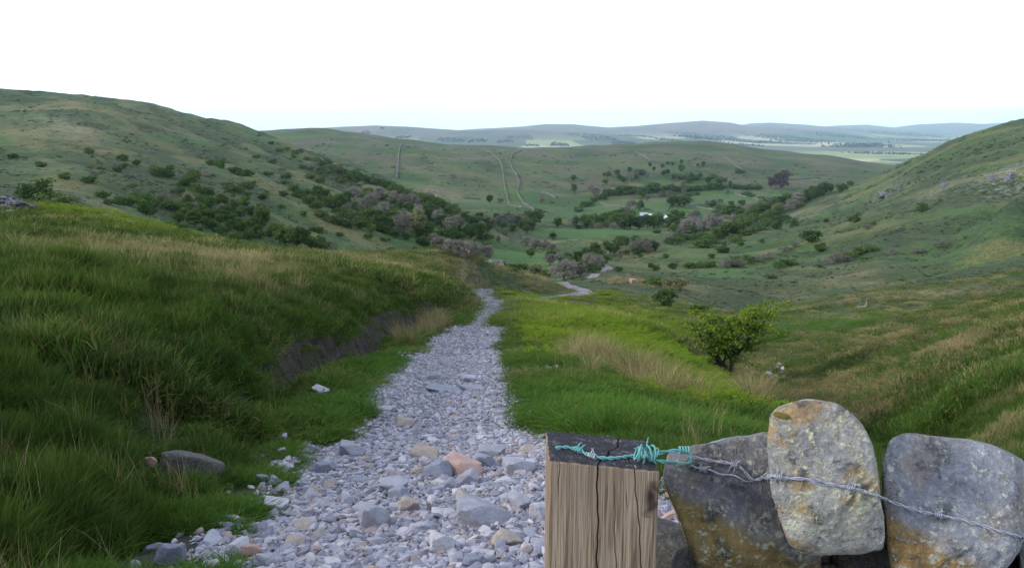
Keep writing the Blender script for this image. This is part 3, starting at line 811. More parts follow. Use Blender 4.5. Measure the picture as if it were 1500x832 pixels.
# big arching tussocks on the left bank and here and there
tus_v = [blades('tussock', 330, .20, .36, .62, .0055, 1.35, 50 + i, dome=.35) for i in range(3)]
x, y, g = polar_points(1500, 3.0, 30, seed=104)
pk, sd, qy = off_track(x, y, .5, 1.2)
k = (g.uniform(0, 1, len(x)) < pk * np.where(sd < 0, 1, .12)) & ~((x > 0) & (y < 3)) & ((sd < -3.6) | (sd > 1.5))
x, y = x[k], y[k]; n = len(x); s_ = g.uniform(.45, .85, n)
lu = zone(x, y, STRAW)
o = scatter('tussock_grass', np.stack([x, y, ground_z(x, y) - .04], -1), slope_rot(x, y, g, .5), np.stack([s_ * 1.1, s_ * 1.1, s_ * .85], -1), g.integers(0, 3, n), tus_v,
            {'dry': np.clip(lu * .3 + .10 * (g.uniform(0, 1, n) > .8), 0, 1), 'bri': np.zeros(n), 'lus': g.uniform(0, .5, n)})
tag(o, 'arching tussocks of long grass on the left bank', 'grass', kind='stuff')

# dead flower stems and pale straws standing out of the tussocks
stem_v = [blades('stem', 9, .10, .38, .72, .0034, .55, 56 + i, stiff=.2) for i in range(3)]
x, y, g = polar_points(7000, 3.2, 45, -.66, .5, seed=109)
pk, sd, qy = off_track(x, y, .4, .9); cl = fbm2(x / 1.1, y / 1.1, 3, 90)
k = (g.uniform(0, 1, len(x)) < pk * np.where(sd < 0, .85, .3) * sstep(-.1, .3, cl)) & ~((x > 0) & (y < 3))
x, y = x[k], y[k]; n = len(x); s_ = g.uniform(.55, 1.0, n)
o = scatter('dead_stems', np.stack([x, y, ground_z(x, y) - .02], -1), slope_rot(x, y, g, .3), np.stack([s_, s_, s_ * .9], -1), g.integers(0, 3, n), stem_v,
            {'dry': g.uniform(.6, .95, n), 'bri': np.zeros(n), 'lus': np.zeros(n)})
tag(o, 'pale dead grass stems standing above the green tussocks', 'grass', kind='stuff')

# stiff straw-coloured rushes
rush_v = [blades('rush', 75, .19, .40, 1.05, .0085, 1.05, 60 + i, stiff=.0) for i in range(3)]
RUSH = [  # px, py, spread px, spread in ln d, count, size
    (900, 548, 52, .18, 26, .75), (960, 572, 46, .12, 20, .7), (1020, 590, 34, .08, 12, .7), (1110, 600, 26, .05, 16, .8), (1125, 545, 40, .08, 50, .6), (1165, 568, 40, .08, 50, .6), (1090, 520, 20, .1, 30, .6), (850, 530, 25, .12, 18, .9),
    (640, 470, 25, .18, 26, .9), (690, 440, 14, .12, 22, .9), (600, 492, 30, .1, 14, .8), (300, 400, 150, .12, 160, .55), (520, 388, 120, .06, 120, .6), (330, 430, 70, .2, 40, .7), (200, 410, 80, .2, 18, .8), (60, 370, 60, .2, 16, .8), (450, 470, 30, .1, 10, .6),
    (560, 392, 90, .1, 120, .9), (650, 402, 60, .08, 90, .9), (770, 412, 40, .08, 60, .9), (300, 395, 120, .25, 120, .8), (950, 413, 60, .08, 90, .9),
    (1200, 585, 80, .08, 70, .8), (1330, 575, 110, .07, 90, .8), (1420, 520, 70, .05, 50, .8), (1240, 600, 60, .08, 40, .8), (1400, 610, 90, .1, 60, .8)]
RP, RS = [], []
EX = [(885, 535, 14, .04, 20, 1.0), (930, 560, 12, .04, 16, 1.0), (868, 525, 8, .03, 10, .9), (975, 585, 12, .04, 12, .9), (1105, 598, 12, .03, 18, 1.0), (1010, 592, 10, .03, 10, .8), (642, 466, 12, .06, 18, 1.0), (690, 436, 10, .06, 20, 1.0)]
g = np.random.default_rng(105)
for px, py, sp, sl, cnt, sz in RUSH + EX:
    c = hit(px, py, base_z)
    a0, l0 = math.atan2(c[0], c[1]), math.log(math.hypot(c[0], c[1]))
    a = a0 + g.normal(0, sp / FPX * .6, cnt); l = l0 + g.normal(0, sl * .6, cnt)
    RP.append(np.stack([np.exp(l) * np.sin(a), np.exp(l) * np.cos(a)], -1)); RS.append(g.uniform(.7, 1.1, cnt) * sz)
RP = np.concatenate(RP); RS = np.concatenate(RS)
pk, sd, _ = off_track(RP[:, 0], RP[:, 1], .0, .2, peat=False); k = pk > .6; RP, RS = RP[k], RS[k]; n = len(RP)
wide = np.clip(np.hypot(RP[:, 0], RP[:, 1]) / 40, 1, 2.6)
o = scatter('dry_rushes', np.stack([RP[:, 0], RP[:, 1], ground_z(RP[:, 0], RP[:, 1]) - .03], -1), slope_rot(RP[:, 0], RP[:, 1], g, .2), np.stack([RS * wide, RS * wide, RS], -1), g.integers(0, 3, n), rush_v,
            {'dry': g.uniform(.45, 1.0, n), 'bri': np.zeros(n), 'lus': np.zeros(n)})
tag(o, 'straw coloured rushes standing in the grass', 'rushes', kind='stuff')

# bracken: clumps of feathery fronds
def bracken_material():
    s = NT('bracken_fronds'); P = s.pos(); rnd = s.attr('rnd')
    c = s.mix(s.rng(rnd, 0, 1), (0.100, 0.185, 0.018), (0.180, 0.235, 0.022))
    c = s.mix(s.rng(s.noise(s.scale(P, .5), 1, 3), .5, .7, 0, .6), c, (0.060, 0.120, 0.018))
    c = s.mix(s.rng(rnd, .92, .96, 0, .7), c, (0.22, 0.15, 0.06))
    return leaf_shader(s, c, .35)
M_BRACK = bracken_material()
def fronds(name, nf, r, h, seed):
    g = np.random.default_rng(seed); V = []; F = []; RN = []
    for i in range(nf):
        a = g.uniform(0, 2 * np.pi); q = r * .5 * math.sqrt(g.uniform()); bx, by = q * math.cos(a + 1), q * math.sin(a + 1)
        hh = h * g.uniform(.6, 1.1); reach = g.uniform(.5, .9) * hh; rn = g.uniform()
        for t in np.linspace(.3, 1, 9):
            c = np.array([bx + math.cos(a) * reach * t ** 2, by + math.sin(a) * reach * t ** 2, hh * (t - .35 * t ** 3)])
            ln = .20 * (1.15 - t) * hh + .02
            sv = np.array([-math.sin(a), math.cos(a), 0]); fv = np.array([math.cos(a), math.sin(a), .1])
            for sg in (-1, 1):
                e = c + sv * sg * ln + fv * ln * .35 + np.array([0, 0, g.normal(0, .02)])
                k = len(V); wv = fv * .03 * (1.4 - t)
                V += [c - wv, c + wv, e + wv * .3, e - wv * .3]; F.append((k, k + 1, k + 2, k + 3)); RN += [np.clip(rn + g.normal(0, .1), 0, 1)] * 4
    me = mesh_np(name, np.array(V), np.array(F), True, M_BRACK); fattr(me, 'rnd', RN); return me
br_v = [fronds('bracken_frond', 11, .45, .62, 70 + i) for i in range(3)]
x, y, g = polar_points(90000, 13, 150, -.62, .36, seed=106)
b = zone(x, y, BRACKEN); k = g.uniform(0, 1, len(x)) < b * .75 * np.clip(.5 + 1.6 * fbm2(x / 3, y / 3, 3, 66), 0, 1)
pk, sd, _ = off_track(x, y, .6, 1.2, peat=False); k &= pk > .5
x, y = x[k], y[k]; n = len(x); s_ = g.uniform(.5, 1.0, n) * (1 + np.clip(np.hypot(x, y) / 160, 0, .6))
o = scatter('bracken', np.stack([x, y, ground_z(x, y) - .02], -1), slope_rot(x, y, g, .3), np.stack([s_, s_, s_ * .8], -1), g.integers(0, 3, n), br_v)
tag(o, 'bright yellow green bracken fronds on the slopes', 'bracken', kind='stuff')
# ------------------------------------------------------------------ stones
def ico(sub):
    bm = bmesh.new(); bmesh.ops.create_icosphere(bm, subdivisions=sub, radius=1)
    bm.verts.ensure_lookup_table()
    V = np.array([v.co[:] for v in bm.verts]); F = np.array([[v.index for v in f.verts] for f in bm.faces]); bm.free(); return V, F
ICO = {k: ico(k) for k in (2, 3, 4, 6)}

def poly_stone(sub, normals, offs, p, amp, freq, seed, fine=0.0):
    """rounded convex rock: a smooth intersection of half spaces, roughened"""
    V, F = ICO[sub]
    s = np.maximum(V @ np.asarray(normals).T, 0) / np.asarray(offs)[None]
    mx = s.max(1, keepdims=True)
    r = 1 / (mx[:, 0] * ((s / mx) ** p).sum(1) ** (1 / p))
    P = V * r[:, None]
    n = fbm3(P * freq, 3, seed)
    P = P * (1 + amp * n)[:, None]
    if fine: P = P * (1 + fine * fbm3(P * freq * 6, 4, seed + 5))[:, None]
    return P, F

def rubble(seed, sub=3, flat=.55, p=16):
    g = np.random.default_rng(seed)
    n = g.normal(size=(11, 3)); n /= np.linalg.norm(n, axis=1)[:, None]
    n = np.vstack([n, [[0, 0, 1], [0, 0, -1], [g.normal(0, .15), g.normal(0, .15), 1]]]); n /= np.linalg.norm(n, axis=1)[:, None]
    o = g.uniform(.6, 1.0, len(n))
    n = np.vstack([n, np.eye(3), -np.eye(3)]); o = np.concatenate([o, np.full(6, 1.05)])
    P, F = poly_stone(sub, n, o, p, .07, 1.8, seed)
    P = P * np.array([g.uniform(.85, 1.25), g.uniform(.65, .95), flat * g.uniform(.7, 1.2)])
    return P, F

def stone_material(name, stops, instanced):
    s = NT(name); O = s.objc(); P = s.pos()
    if instanced: tone = s.attr('tone', 'INSTANCER')
    else:
        oi = s.n('ShaderNodeObjectInfo'); tone = oi.outputs['Random']
    rp = s.n('ShaderNodeValToRGB'); s.l(tone, rp.inputs['Fac']); e = rp.color_ramp.elements
    while len(e) > 1: e.remove(e[-1])
    e[0].position = stops[0][0]; e[0].color = (*stops[0][1], 1)
    for t, c in stops[1:]: k = e.new(t); k.color = (*c, 1)
    c = rp.outputs['Color']
    n1 = s.noise(s.scale(P, 9), 1, 5, .65); n2 = s.noise(s.scale(P, 55), 1, 4, .7)
    c = s.mix(s.rng(n1, .35, .7, 0, .6), c, s.mix(.55, c, (0.10, 0.10, 0.115)))
    c = s.mix(s.rng(n2, .5, .75, 0, .5), c, s.mix(.5, c, (0.46, 0.46, 0.48)))
    c = s.mix(s.rng(n2, .48, .3, 0, .5), c, s.mix(.6, c, (0.09, 0.08, 0.08)))
    s.col(c).rough(.88)
    s.bump(s.math('ADD', n1, s.math('MULTIPLY', n2, .5)), .6, .02)
    return s.m
TRACK_TONES = [(0, (0.136, 0.140, 0.181)), (.25, (0.219, 0.223, 0.278)), (.5, (0.298, 0.295, 0.353)), (.74, (0.375, 0.364, 0.414)), (.87, (0.432, 0.414, 0.433)), (.93, (0.271, 0.244, 0.232)), (.98, (0.324, 0.244, 0.222)), (1, (0.136, 0.120, 0.121))]
M_GRAVEL = stone_material('track_rubble', TRACK_TONES, True)
grav_v = []
for i in range(12):
    P, F = rubble(200 + i, 3 if i < 6 else 2, .62); grav_v.append(mesh_np('rubble', P, F, False, M_GRAVEL))

def on_track(n, d0, d1, seed, spill=.0):
    g = np.random.default_rng(seed)
    d = np.exp(g.uniform(math.log(d0), math.log(d1), n * 3)); a = g.uniform(-.50, .30, n * 3)
    x, y = d * np.sin(a), d * np.cos(a)
    sd, qx, qy = track_coords(x, y); hw = half_width(qy)
    ok = g.uniform(0, 1, len(x)) < sstep(spill + .30, spill - .12, np.abs(sd) - hw + .25 * noise2(x * 1.3, y * 1.3, 24))
    return x[ok][:n], y[ok][:n], g
def top_z(x, y):
    sd, qx, qy = track_coords(x, y); hw = half_width(qy)
    return np.where(np.abs(sd) < hw + .1, track_surface(x, y), ground_z(x, y))

gp, gs, gw = [], [], []
for n, d0, d1, s0, s1, seed in ((26000, 3.6, 8.5, .009, .030, 301), (20000, 7.5, 20, .013, .042, 302), (15000, 18, 60, .022, .065, 303), (9000, 50, 165, .05, .12, 304), (900, 4, 30, .035, .058, 305)):
    x, y, g = on_track(n, d0, d1, seed)
    u = g.uniform(0, 1, len(x)); s_ = s0 * (s1 / s0) ** (u ** 1.3)
    gp.append(np.stack([x, y, top_z(x, y) + s_ * .16], -1)); gs.append(s_)
# thin spill of stones on the verges
x, y, g = on_track(900, 4, 40, 306, spill=.45); s_ = g.uniform(.02, .06, len(x)); gp.append(np.stack([x, y, top_z(x, y) + s_ * .2], -1)); gs.append(s_)
# pale scree patch in the grass on the right and stones in the gill
for px, py, sp, sl, cnt, s0, s1 in ((815, 548, 20, .06, 60, .03, .08), (800, 540, 14, .04, 30, .03, .06), (800, 470, 12, .1, 30, .05, .1), (1135, 550, 18, .04, 60, .12, .35), (1085, 552, 30, .04, 40, .08, .25)):
    c = hit(px, py); a0, l0 = math.atan2(c[0], c[1]), math.log(math.hypot(c[0], c[1]))
    g = np.random.default_rng(int(px)); a = a0 + g.normal(0, sp / FPX * .6, cnt); l = l0 + g.normal(0, sl * .6, cnt)
    x, y = np.exp(l) * np.sin(a), np.exp(l) * np.cos(a); s_ = g.uniform(s0, s1, cnt)
    gp.append(np.stack([x, y, ground_z(x, y) + s_ * .25], -1)); gs.append(s_)
gp = np.concatenate(gp); gs = np.concatenate(gs); n = len(gp); g = np.random.default_rng(310)
tone = np.clip(g.uniform(0, 1, n), 0, 1)
near = np.hypot(gp[:, 0], gp[:, 1]) < 9
which = np.where(near, g.integers(0, 6, n), g.integers(6, 12, n))
rot = np.stack([g.normal(0, .35, n), g.normal(0, .35, n), g.uniform(0, 6.28, n)], -1)
o = scatter('gravel', gp, rot, np.stack([gs, gs, gs * g.uniform(.8, 1.3, n)], -1), which, grav_v, {'tone': tone})
tag(o, 'loose pale grey gravel and rubble covering the track', 'gravel', kind='stuff')

# the larger stones, each a thing
STONE_M = {
    'grey': stone_material('grey_stone', [(0, (0.246, 0.251, 0.298)), (1, (0.347, 0.350, 0.404))], False),
    'blue grey': stone_material('blue_grey_stone', [(0, (0.157, 0.172, 0.228)), (1, (0.246, 0.266, 0.328))], False),
    'boulder': stone_material('boulder_stone', [(0, (0.062, 0.062, 0.060)), (1, (0.080, 0.080, 0.076))], False),
    'pale': stone_material('pale_stone', [(0, (0.358, 0.351, 0.403)), (1, (0.452, 0.446, 0.491))], False),
    'tan': stone_material('tan_stone', [(0, (0.258, 0.220, 0.193)), (1, (0.325, 0.277, 0.240))], False),
    'pinkish': stone_material('pink_stone', [(0, (0.370, 0.226, 0.187)), (1, (0.403, 0.282, 0.252))], False),
}
shape_mesh = {}
for k in STONE_M:
    for i in range(4):
        P, F = rubble(400 + i * 7 + len(k), 4, .58, 42); P2 = P
        shape_mesh[k, i] = mesh_np('stone', P2, F, False, STONE_M[k])
        shape_mesh[k, i].polygons.foreach_set('use_smooth', np.zeros(len(F), bool))
for i in range(4):
    g_ = np.random.default_rng(470 + i); nn_ = np.vstack([g_.normal(size=(8, 3)), np.eye(3), -np.eye(3)]); nn_ /= np.linalg.norm(nn_, axis=1)[:, None]
    P, F = poly_stone(6, nn_, np.concatenate([g_.uniform(.62, .95, 8), np.full(6, 1.0)]), 15, .13, 1.6, 470 + i, fine=.03)
    shape_mesh['boulder', i] = mesh_np('stone', P * np.array([1.1, .8, .72]), F, True, STONE_M['boulder'])
PLACED = []
def put_stone(px, py, wpx, hpx, tone, label, yaw=0.0, shape=0, roll=0.0, sink=.2, group=None, name='stone', cat='stone'):
    c = hit(px, py + hpx * .35, lambda a, b: top_z(a, b))
    if c is None: return
    dist = np.linalg.norm(c); w = wpx / FPX * dist * .52
    me = shape_mesh[tone, shape % 4]
    co = np.array([v.co[:] for v in me.vertices]); ext = co.max(0) - co.min(0)
    sx = 2 * w / ext[0]; sz = max(hpx * 1.12 / FPX * dist / ext[2] * .95, sx * .3); sy = sx * .8
    o = link(bpy.data.objects.new(name, me)); o.location = (c[0], c[1], c[2] + ext[2] * sz * (.5 - sink)); o.scale = (sx, sy, sz); o.rotation_euler = (roll * .5, roll, yaw)
    tag(o, label, cat, group); PLACED.append((c[0], c[1], w)); return o
HERO = [
    (714, 755, 74, 36, 'grey', 'big flat grey slab on the track, largest loose stone near the wooden post', .1, 0, .06),
    (740, 791, 42, 24, 'tan', 'brown sided flat stone on the track just below the big grey slab', -.3, 1, .1),
    (681, 683, 56, 30, 'pinkish', 'reddish orange wedge shaped stone among grey rubble in the track', -.5, 2, .2),
    (642, 688, 40, 28, 'blue grey', 'square dark blue grey block just left of the reddish stone', 0, 3, 0),
    (625, 664, 42, 20, 'tan', 'brownish sloping stone above the square dark block in the track', -.3, 0, .15),
    (706, 675, 36, 24, 'blue grey', 'blue grey chunky stone immediately right of the reddish stone', -.3, 1, .1),
    (722, 662, 40, 20, 'grey', 'grey wedge with a shadowed front face, up track from the blue grey chunk', .1, 2, 0),
    (684, 700, 36, 20, 'grey', 'grey pointed stone directly below the reddish stone', .2, 3, .1),
    (765, 683, 44, 20, 'grey', 'long low grey slab near the right edge of the track', .3, 0, .05),
    (792, 747, 34, 28, 'pale', 'pale stone tight against the left side of the wooden post', .5, 1, .1),
    (760, 735, 32, 24, 'grey', 'ridged grey stone between the big slab and the post', -.4, 2, .25),
    (686, 732, 32, 20, 'tan', 'small sharp stone standing just above the big grey slab', .6, 3, .35),
    (553, 757, 40, 34, 'grey', 'blocky grey stone at the lower middle of the track', .4, 0, .12),
    (597, 740, 30, 22, 'tan', 'rounded brown stone in the middle of the lower track', 0, 1, .05),
    (578, 712, 40, 20, 'grey', 'humped flat grey stone left of the square dark block', .1, 2, .03),
    (584, 722, 30, 20, 'blue grey', 'dark round blue grey stone beside the humped flat one', 0, 3, .2),
    (652, 795, 34, 24, 'pale', 'whitish grey stone below and left of the big slab', .3, 0, .1),
    (694, 822, 34, 18, 'blue grey', 'smooth blue grey stone at the bottom edge of the picture, left of the post', .1, 1, .05),
    (612, 690, 26, 10, 'tan', 'thin yellowish brown flake left of the square dark block', .1, 2, 0),
    (655, 710, 26, 14, 'grey', 'small flat grey stone below the square dark block', .2, 3, 0),
    (650, 570, 52, 9, 'blue grey', 'long dark slab set across the track like a low step', .05, 0, 0),
    (690, 568, 36, 10, 'grey', 'flat grey slab at the right end of the dark step stone', .0, 1, 0),
    (689, 555, 20, 13, 'pale', 'pale upright stone just above the dark step stone', .4, 2, .1),
    (636, 553, 20, 12, 'blue grey', 'dark tilted stone above the left end of the step slab', .4, 3, .3),
    (720, 490, 16, 4, 'blue grey', 'narrow dark slab lying across the upper track', .0, 0, 0),
    (728, 604, 22, 10, 'grey', 'grey slab on the right edge of the track by the grass', .2, 1, .1),
    (566, 600, 24, 10, 'grey', 'flat grey stone at the left middle of the track', .2, 2, 0),
    (594, 618, 28, 14, 'tan', 'tan flat stone in the middle of the track', .3, 3, .1),
    (520, 660, 36, 20, 'grey', 'low broad grey stone at the left side of the track', .1, 0, .1),
    (475, 684, 34, 16, 'blue grey', 'thin bluish slab at the left side of the track', .3, 1, .05),
    (405, 742, 32, 24, 'pale', 'pale angular stone at the left edge of the lower track', .2, 2, .15),
    (345, 805, 36, 26, 'pale', 'whitish round stone at the bottom left edge of the track', .1, 3, .1),
    (370, 808, 26, 22, 'pinkish', 'small reddish stone among pale ones at the bottom left of the track', .1, 0, .1),
    (393, 820, 34, 22, 'grey', 'grey angular stone near the bottom left of the track', .5, 1, .2),
]
for k, (px, py, w, h, tone, lab, yaw, sh, roll) in enumerate(HERO):
    put_stone(px, py, w, h, tone, lab, yaw, sh, roll)
VERGE = [
    (288, 668, 78, 50, 'boulder', 'dark squarish boulder half sunk in the long grass left of the track', .15, 2, .12, 'boulder'),
    (250, 803, 40, 34, 'blue grey', 'bluish boulder in bare earth below the dark squarish boulder', .5, 1, .25, 'boulder'),
    (218, 675, 18, 11, 'pinkish', 'small pinkish stone peeping from grass behind a tussock', .1, 1, .1, 'stone'),
    (470, 572, 26, 11, 'pale', 'long whitish stone on the grass verge left of the track', -.5, 2, .1, 'stone'),
    (413, 641, 16, 11, 'pale', 'whitish stone at the edge of the left grass verge', .3, 3, .1, 'stone'),
    (423, 634, 14, 6, 'tan', 'small tan stone beside a whitish one on the left verge', .1, 0, .1, 'stone'),
    (328, 768, 16, 10, 'pale', 'pale pebble on bare earth at the lower left edge of the track', .3, 1, .1, 'stone'),
    (385, 700, 16, 12, 'blue grey', 'dark stone at the foot of the left grass verge', .3, 2, .1, 'stone'),
    (775, 607, 12, 10, 'grey', 'small grey stone in the grass on the right verge', .3, 3, .1, 'stone'),
    (770, 650, 16, 9, 'grey', 'grey stone in bare earth at the right edge of the track', .3, 0, .1, 'stone'),
    (810, 579, 8, 6, 'pale', 'little white stone in the short grass right of the track', .3, 1, .1, 'stone'),
]
for px, py, w, h, tone, lab, yaw, sh, roll, nm in VERGE:
    put_stone(px, py + (4 if nm == 'boulder' else 0), w, h * (1.3 if nm == 'boulder' else 1.15), 'boulder' if tone == 'boulder' else tone, lab, yaw, sh, roll, .42 if nm == 'boulder' else .30, None, nm, nm)
SHARED = {'grey': 'one of many fist sized plain grey stones lying loose on the track', 'blue grey': 'one of the darker blue grey fist sized stones strewn on the track',
          'pale': 'one of the whitish fist sized stones strewn on the track', 'tan': 'one of the brownish fist sized stones strewn on the track', 'pinkish': 'one of the few pink tinted fist sized stones on the track'}
g = np.random.default_rng(321); cnt = 0
x, y, _ = on_track(2600, 4.2, 26, 322)
order = np.argsort(np.hypot(x, y) * (1 + g.uniform(0, 1.2, len(x))))
for i in order:
    if cnt >= 255: break
    d = math.hypot(x[i], y[i]); w = g.uniform(.026, .062) * (1 + d / 40) * (1.25 if g.uniform() < .2 else 1)
    if any((x[i] - a) ** 2 + (y[i] - b) ** 2 < (w + c + .05) ** 2 for a, b, c in PLACED): continue
    if y[i] < 3.9 or x[i] > .9 + .0 * y[i] and y[i] < 5: continue
    tone = g.choice(['grey', 'grey', 'grey', 'grey', 'blue grey', 'blue grey', 'blue grey', 'pale', 'pale', 'pale', 'tan', 'tan', 'pinkish'], p=None)
    o = link(bpy.data.objects.new('stone', shape_mesh[tone, int(g.integers(0, 4))]))
    s_ = w * g.uniform(.85, 1.15)
    o.location = (x[i], y[i], float(top_z(np.array([x[i]]), np.array([y[i]]))[0]) + s_ * .18); o.scale = (s_, s_ * g.uniform(.8, 1.1), s_ * g.uniform(.7, 1.2)); o.rotation_euler = (g.normal(0, .2), g.normal(0, .2), g.uniform(0, 6.28))
    tag(o, SHARED[tone], 'stone', SHARED[tone].replace('one of the ', '').replace('one of ', '')); PLACED.append((x[i], y[i], w)); cnt += 1
# ------------------------------------------------------------------ trees and bushes
def bark_material():
    s = NT('bark'); c = s.mix(s.rng(s.noise(s.scale(s.objc(), (6, 6, 1.5)), 1, 4), .4, .65), (0.045, 0.036, 0.03), (0.10, 0.085, 0.07)); s.col(c).rough(.95); return s.m
M_BARK = bark_material()
def leaf_material(name, a, b, dead=0.0, tr=.25):
    s = NT(name); rnd = s.attr('rnd'); oi = s.n('ShaderNodeObjectInfo')
    c = s.mix(s.rng(rnd, 0, 1), a, b)
    c = s.mix(s.rng(oi.outputs['Random'], 0, 1, 0, .6), c, tuple(v * .62 for v in a))
    return leaf_shader(s, c, tr)
M_LEAF = {
    'G': leaf_material('dark_green_leaves', (0.050, 0.100, 0.032), (0.105, 0.165, 0.048)),
    'M': leaf_material('mid_green_leaves', (0.075, 0.125, 0.036), (0.125, 0.180, 0.052)),
    'Y': leaf_material('olive_young_leaves', (0.165, 0.180, 0.080), (0.26, 0.25, 0.13)),
    'B': leaf_material('bare_grey_twigs', (0.150, 0.145, 0.122), (0.275, 0.262, 0.222), tr=.1),
    'P': leaf_material('purple_leaves', (0.085, 0.055, 0.072), (0.13, 0.09, 0.105)),
    'L': leaf_material('hawthorn_leaves', (0.070, 0.150, 0.020), (0.215, 0.290, 0.036), tr=.35),
}

def tube(path, rad, k=6):
    path = np.asarray(path, float); rad = np.broadcast_to(np.asarray(rad, float), (len(path),))
    t = np.gradient(path, axis=0); t /= np.linalg.norm(t, axis=1)[:, None] + 1e-9
    ref = np.array([0, 0, 1.0]) if abs(t[0, 2]) < .9 else np.array([1.0, 0, 0])
    n = np.cross(t, ref); n /= np.linalg.norm(n, axis=1)[:, None] + 1e-9
    b = np.cross(t, n)
    a = np.arange(k) * 2 * np.pi / k
    V = path[:, None] + rad[:, None, None] * (n[:, None] * np.cos(a)[None, :, None] + b[:, None] * np.sin(a)[None, :, None])
    i = np.arange(len(path) * k).reshape(-1, k)
    F = np.stack([i[:-1], np.roll(i[:-1], -1, 1), np.roll(i[1:], -1, 1), i[1:]], -1).reshape(-1, 4)
    return V.reshape(-1, 3), F
def join(parts):
    V, F, n = [], [], 0
    for v, f in parts: V.append(v); F.append(f + n); n += len(v)
    return np.concatenate(V), np.concatenate(F)

def tree_meshes(name, seed, kind, H=1.0, width=.8, trunk_h=.28, nleaf=1100, leaf=.05, nl=9, low=False, lopside=0.0):
    """unit-high tree: trunk with limbs, and a crown of leaf faces gathered in uneven clumps"""
    g = np.random.default_rng(seed)
    limbs = []; tips = []
    lean = g.normal(0, .04, 2)
    top = np.array([lean[0] + lopside * .15, lean[1], .62])
    tr = np.linspace(0, 1, 7)[:, None] * top[None] + np.concatenate([np.zeros((1, 3)), g.normal(0, .012, (6, 3))]); tr[0] = (0, 0, -.06)
    limbs.append(tube(tr, np.linspace(.035, .010, 7) * (1.25 if low else 1)))
    for i in range(nl):
        t = g.uniform(trunk_h, .98) if not low else g.uniform(.08, .9)
        s0 = top * t; a = i * 2.4 + g.normal(0, .4)
        rr_ = width * .5 * g.uniform(.45, .92) * (1 - .45 * max(0, t - .5))
        z1 = min(.93, s0[2] + g.uniform(.08, .36) + .12 * (1 - t))
        e = np.array([s0[0] + math.cos(a) * rr_ + lopside * .12, s0[1] + math.sin(a) * rr_, z1])
        m = (s0 + e) / 2 + np.array([0, 0, .05]) + g.normal(0, .02, 3)
        pth = np.array([s0 * (1 - u) ** 2 + 2 * m * u * (1 - u) + e * u * u for u in np.linspace(0, 1, 6)])
        limbs.append(tube(pth, np.linspace(.014, .004, 6), 5)); tips.append(e); tips.append(pth[4])
        for q in range(2):
            e2 = pth[3] + g.normal(0, .11, 3) * np.array([1, 1, .7]) * width + np.array([0, 0, .06])
            limbs.append(tube(np.array([pth[3], (pth[3] + e2) / 2 + g.normal(0, .01, 3), e2]), [.007, .005, .002], 4)); tips.append(e2)
    tips.append(top + np.array([0, 0, .22])); tips = np.array(tips)
    nb = 26                                             # clumps filling an uneven rounded crown
    d0 = g.normal(size=(nb, 3)); d0 /= np.linalg.norm(d0, axis=1)[:, None]
    rad0 = g.uniform(.35, 1.0, nb) ** .6
    zc, zr = (.54, .40) if not low else (.42, .42)
    tips = np.concatenate([tips[::2], np.array([lopside * .1, 0, zc]) + d0 * rad0[:, None] * np.array([width * .42, width * .42, zr * .92])])
    tips[:, 2] = np.clip(tips[:, 2], trunk_h * .8 if not low else .10, .90)
    # clumps around the limb ends
    rad = g.uniform(.085, .17, len(tips)) * (width / .8) ** .5
    w = rad ** 2; w /= w.sum()
    ci = g.choice(len(tips), nleaf, p=w)
    d = g.normal(size=(nleaf, 3)); d /= np.linalg.norm(d, axis=1)[:, None]
    r = rad[ci] * g.uniform(.25, 1.0, nleaf) ** .45 * (1 + .25 * g.normal(size=nleaf) * (g.uniform(size=nleaf) < .25))
    c = tips[ci] + d * r[:, None] * np.array([1.1, 1.1, .8])
    c[:, 2] = np.clip(c[:, 2], .04, 1.02)
    nrm = d + g.normal(0, .55, (nleaf, 3)); nrm /= np.linalg.norm(nrm, axis=1)[:, None]
    u = np.cross(nrm, g.normal(size=(nleaf, 3))); u /= np.linalg.norm(u, axis=1)[:, None]; v = np.cross(nrm, u)
    sz = leaf * g.uniform(.55, 1.25, nleaf)
    asp = .22 if kind == 'B' else .62
    q = np.stack([c - u * sz[:, None], c - v * (sz * asp)[:, None], c + u * sz[:, None], c + v * (sz * asp)[:, None] + nrm * (sz * .15)[:, None]], 1)
    F = np.arange(nleaf * 4).reshape(-1, 4)
    cm = mesh_np('crown', q.reshape(-1, 3), F, False, M_LEAF[kind])
    cr = np.clip(.5 + .42 * g.normal(size=len(tips)), 0, 1)[ci]
    fattr(cm, 'rnd', np.repeat(np.clip(cr + g.normal(0, .15, nleaf), 0, 1), 4))
    tv, tf = join(limbs); tm = mesh_np('trunk', tv, tf, True, M_BARK)
    return tm, cm

TV = {}
for k in 'GMYPB':
    nleaf = {'B': 1900}.get(k, 1700)
    TV[k] = [tree_meshes('tree', 500 + i * 13 + ord(k), k, width=(.75, .95, .85)[i], nleaf=nleaf, leaf={'B': .055}.get(k, .050), trunk_h=.15, nl=10) for i in range(3)]
TV['S'] = [tree_meshes('bush', 600 + i * 11, 'G' if i < 2 else 'M', width=(1.3, 1.7, 1.5)[i], nleaf=800, leaf=.075, low=True, nl=10) for i in range(3)]
TV['s'] = [tree_meshes('bush', 640 + i * 11, 'M' if i < 2 else 'Y', width=(1.3, 1.7, 1.5)[i], nleaf=800, leaf=.075, low=True, nl=10) for i in range(3)]
TV['D'] = [tree_meshes('bush', 660 + i * 11, 'B', width=1.3, nleaf=900, leaf=.08, low=True, nl=10) for i in range(3)]

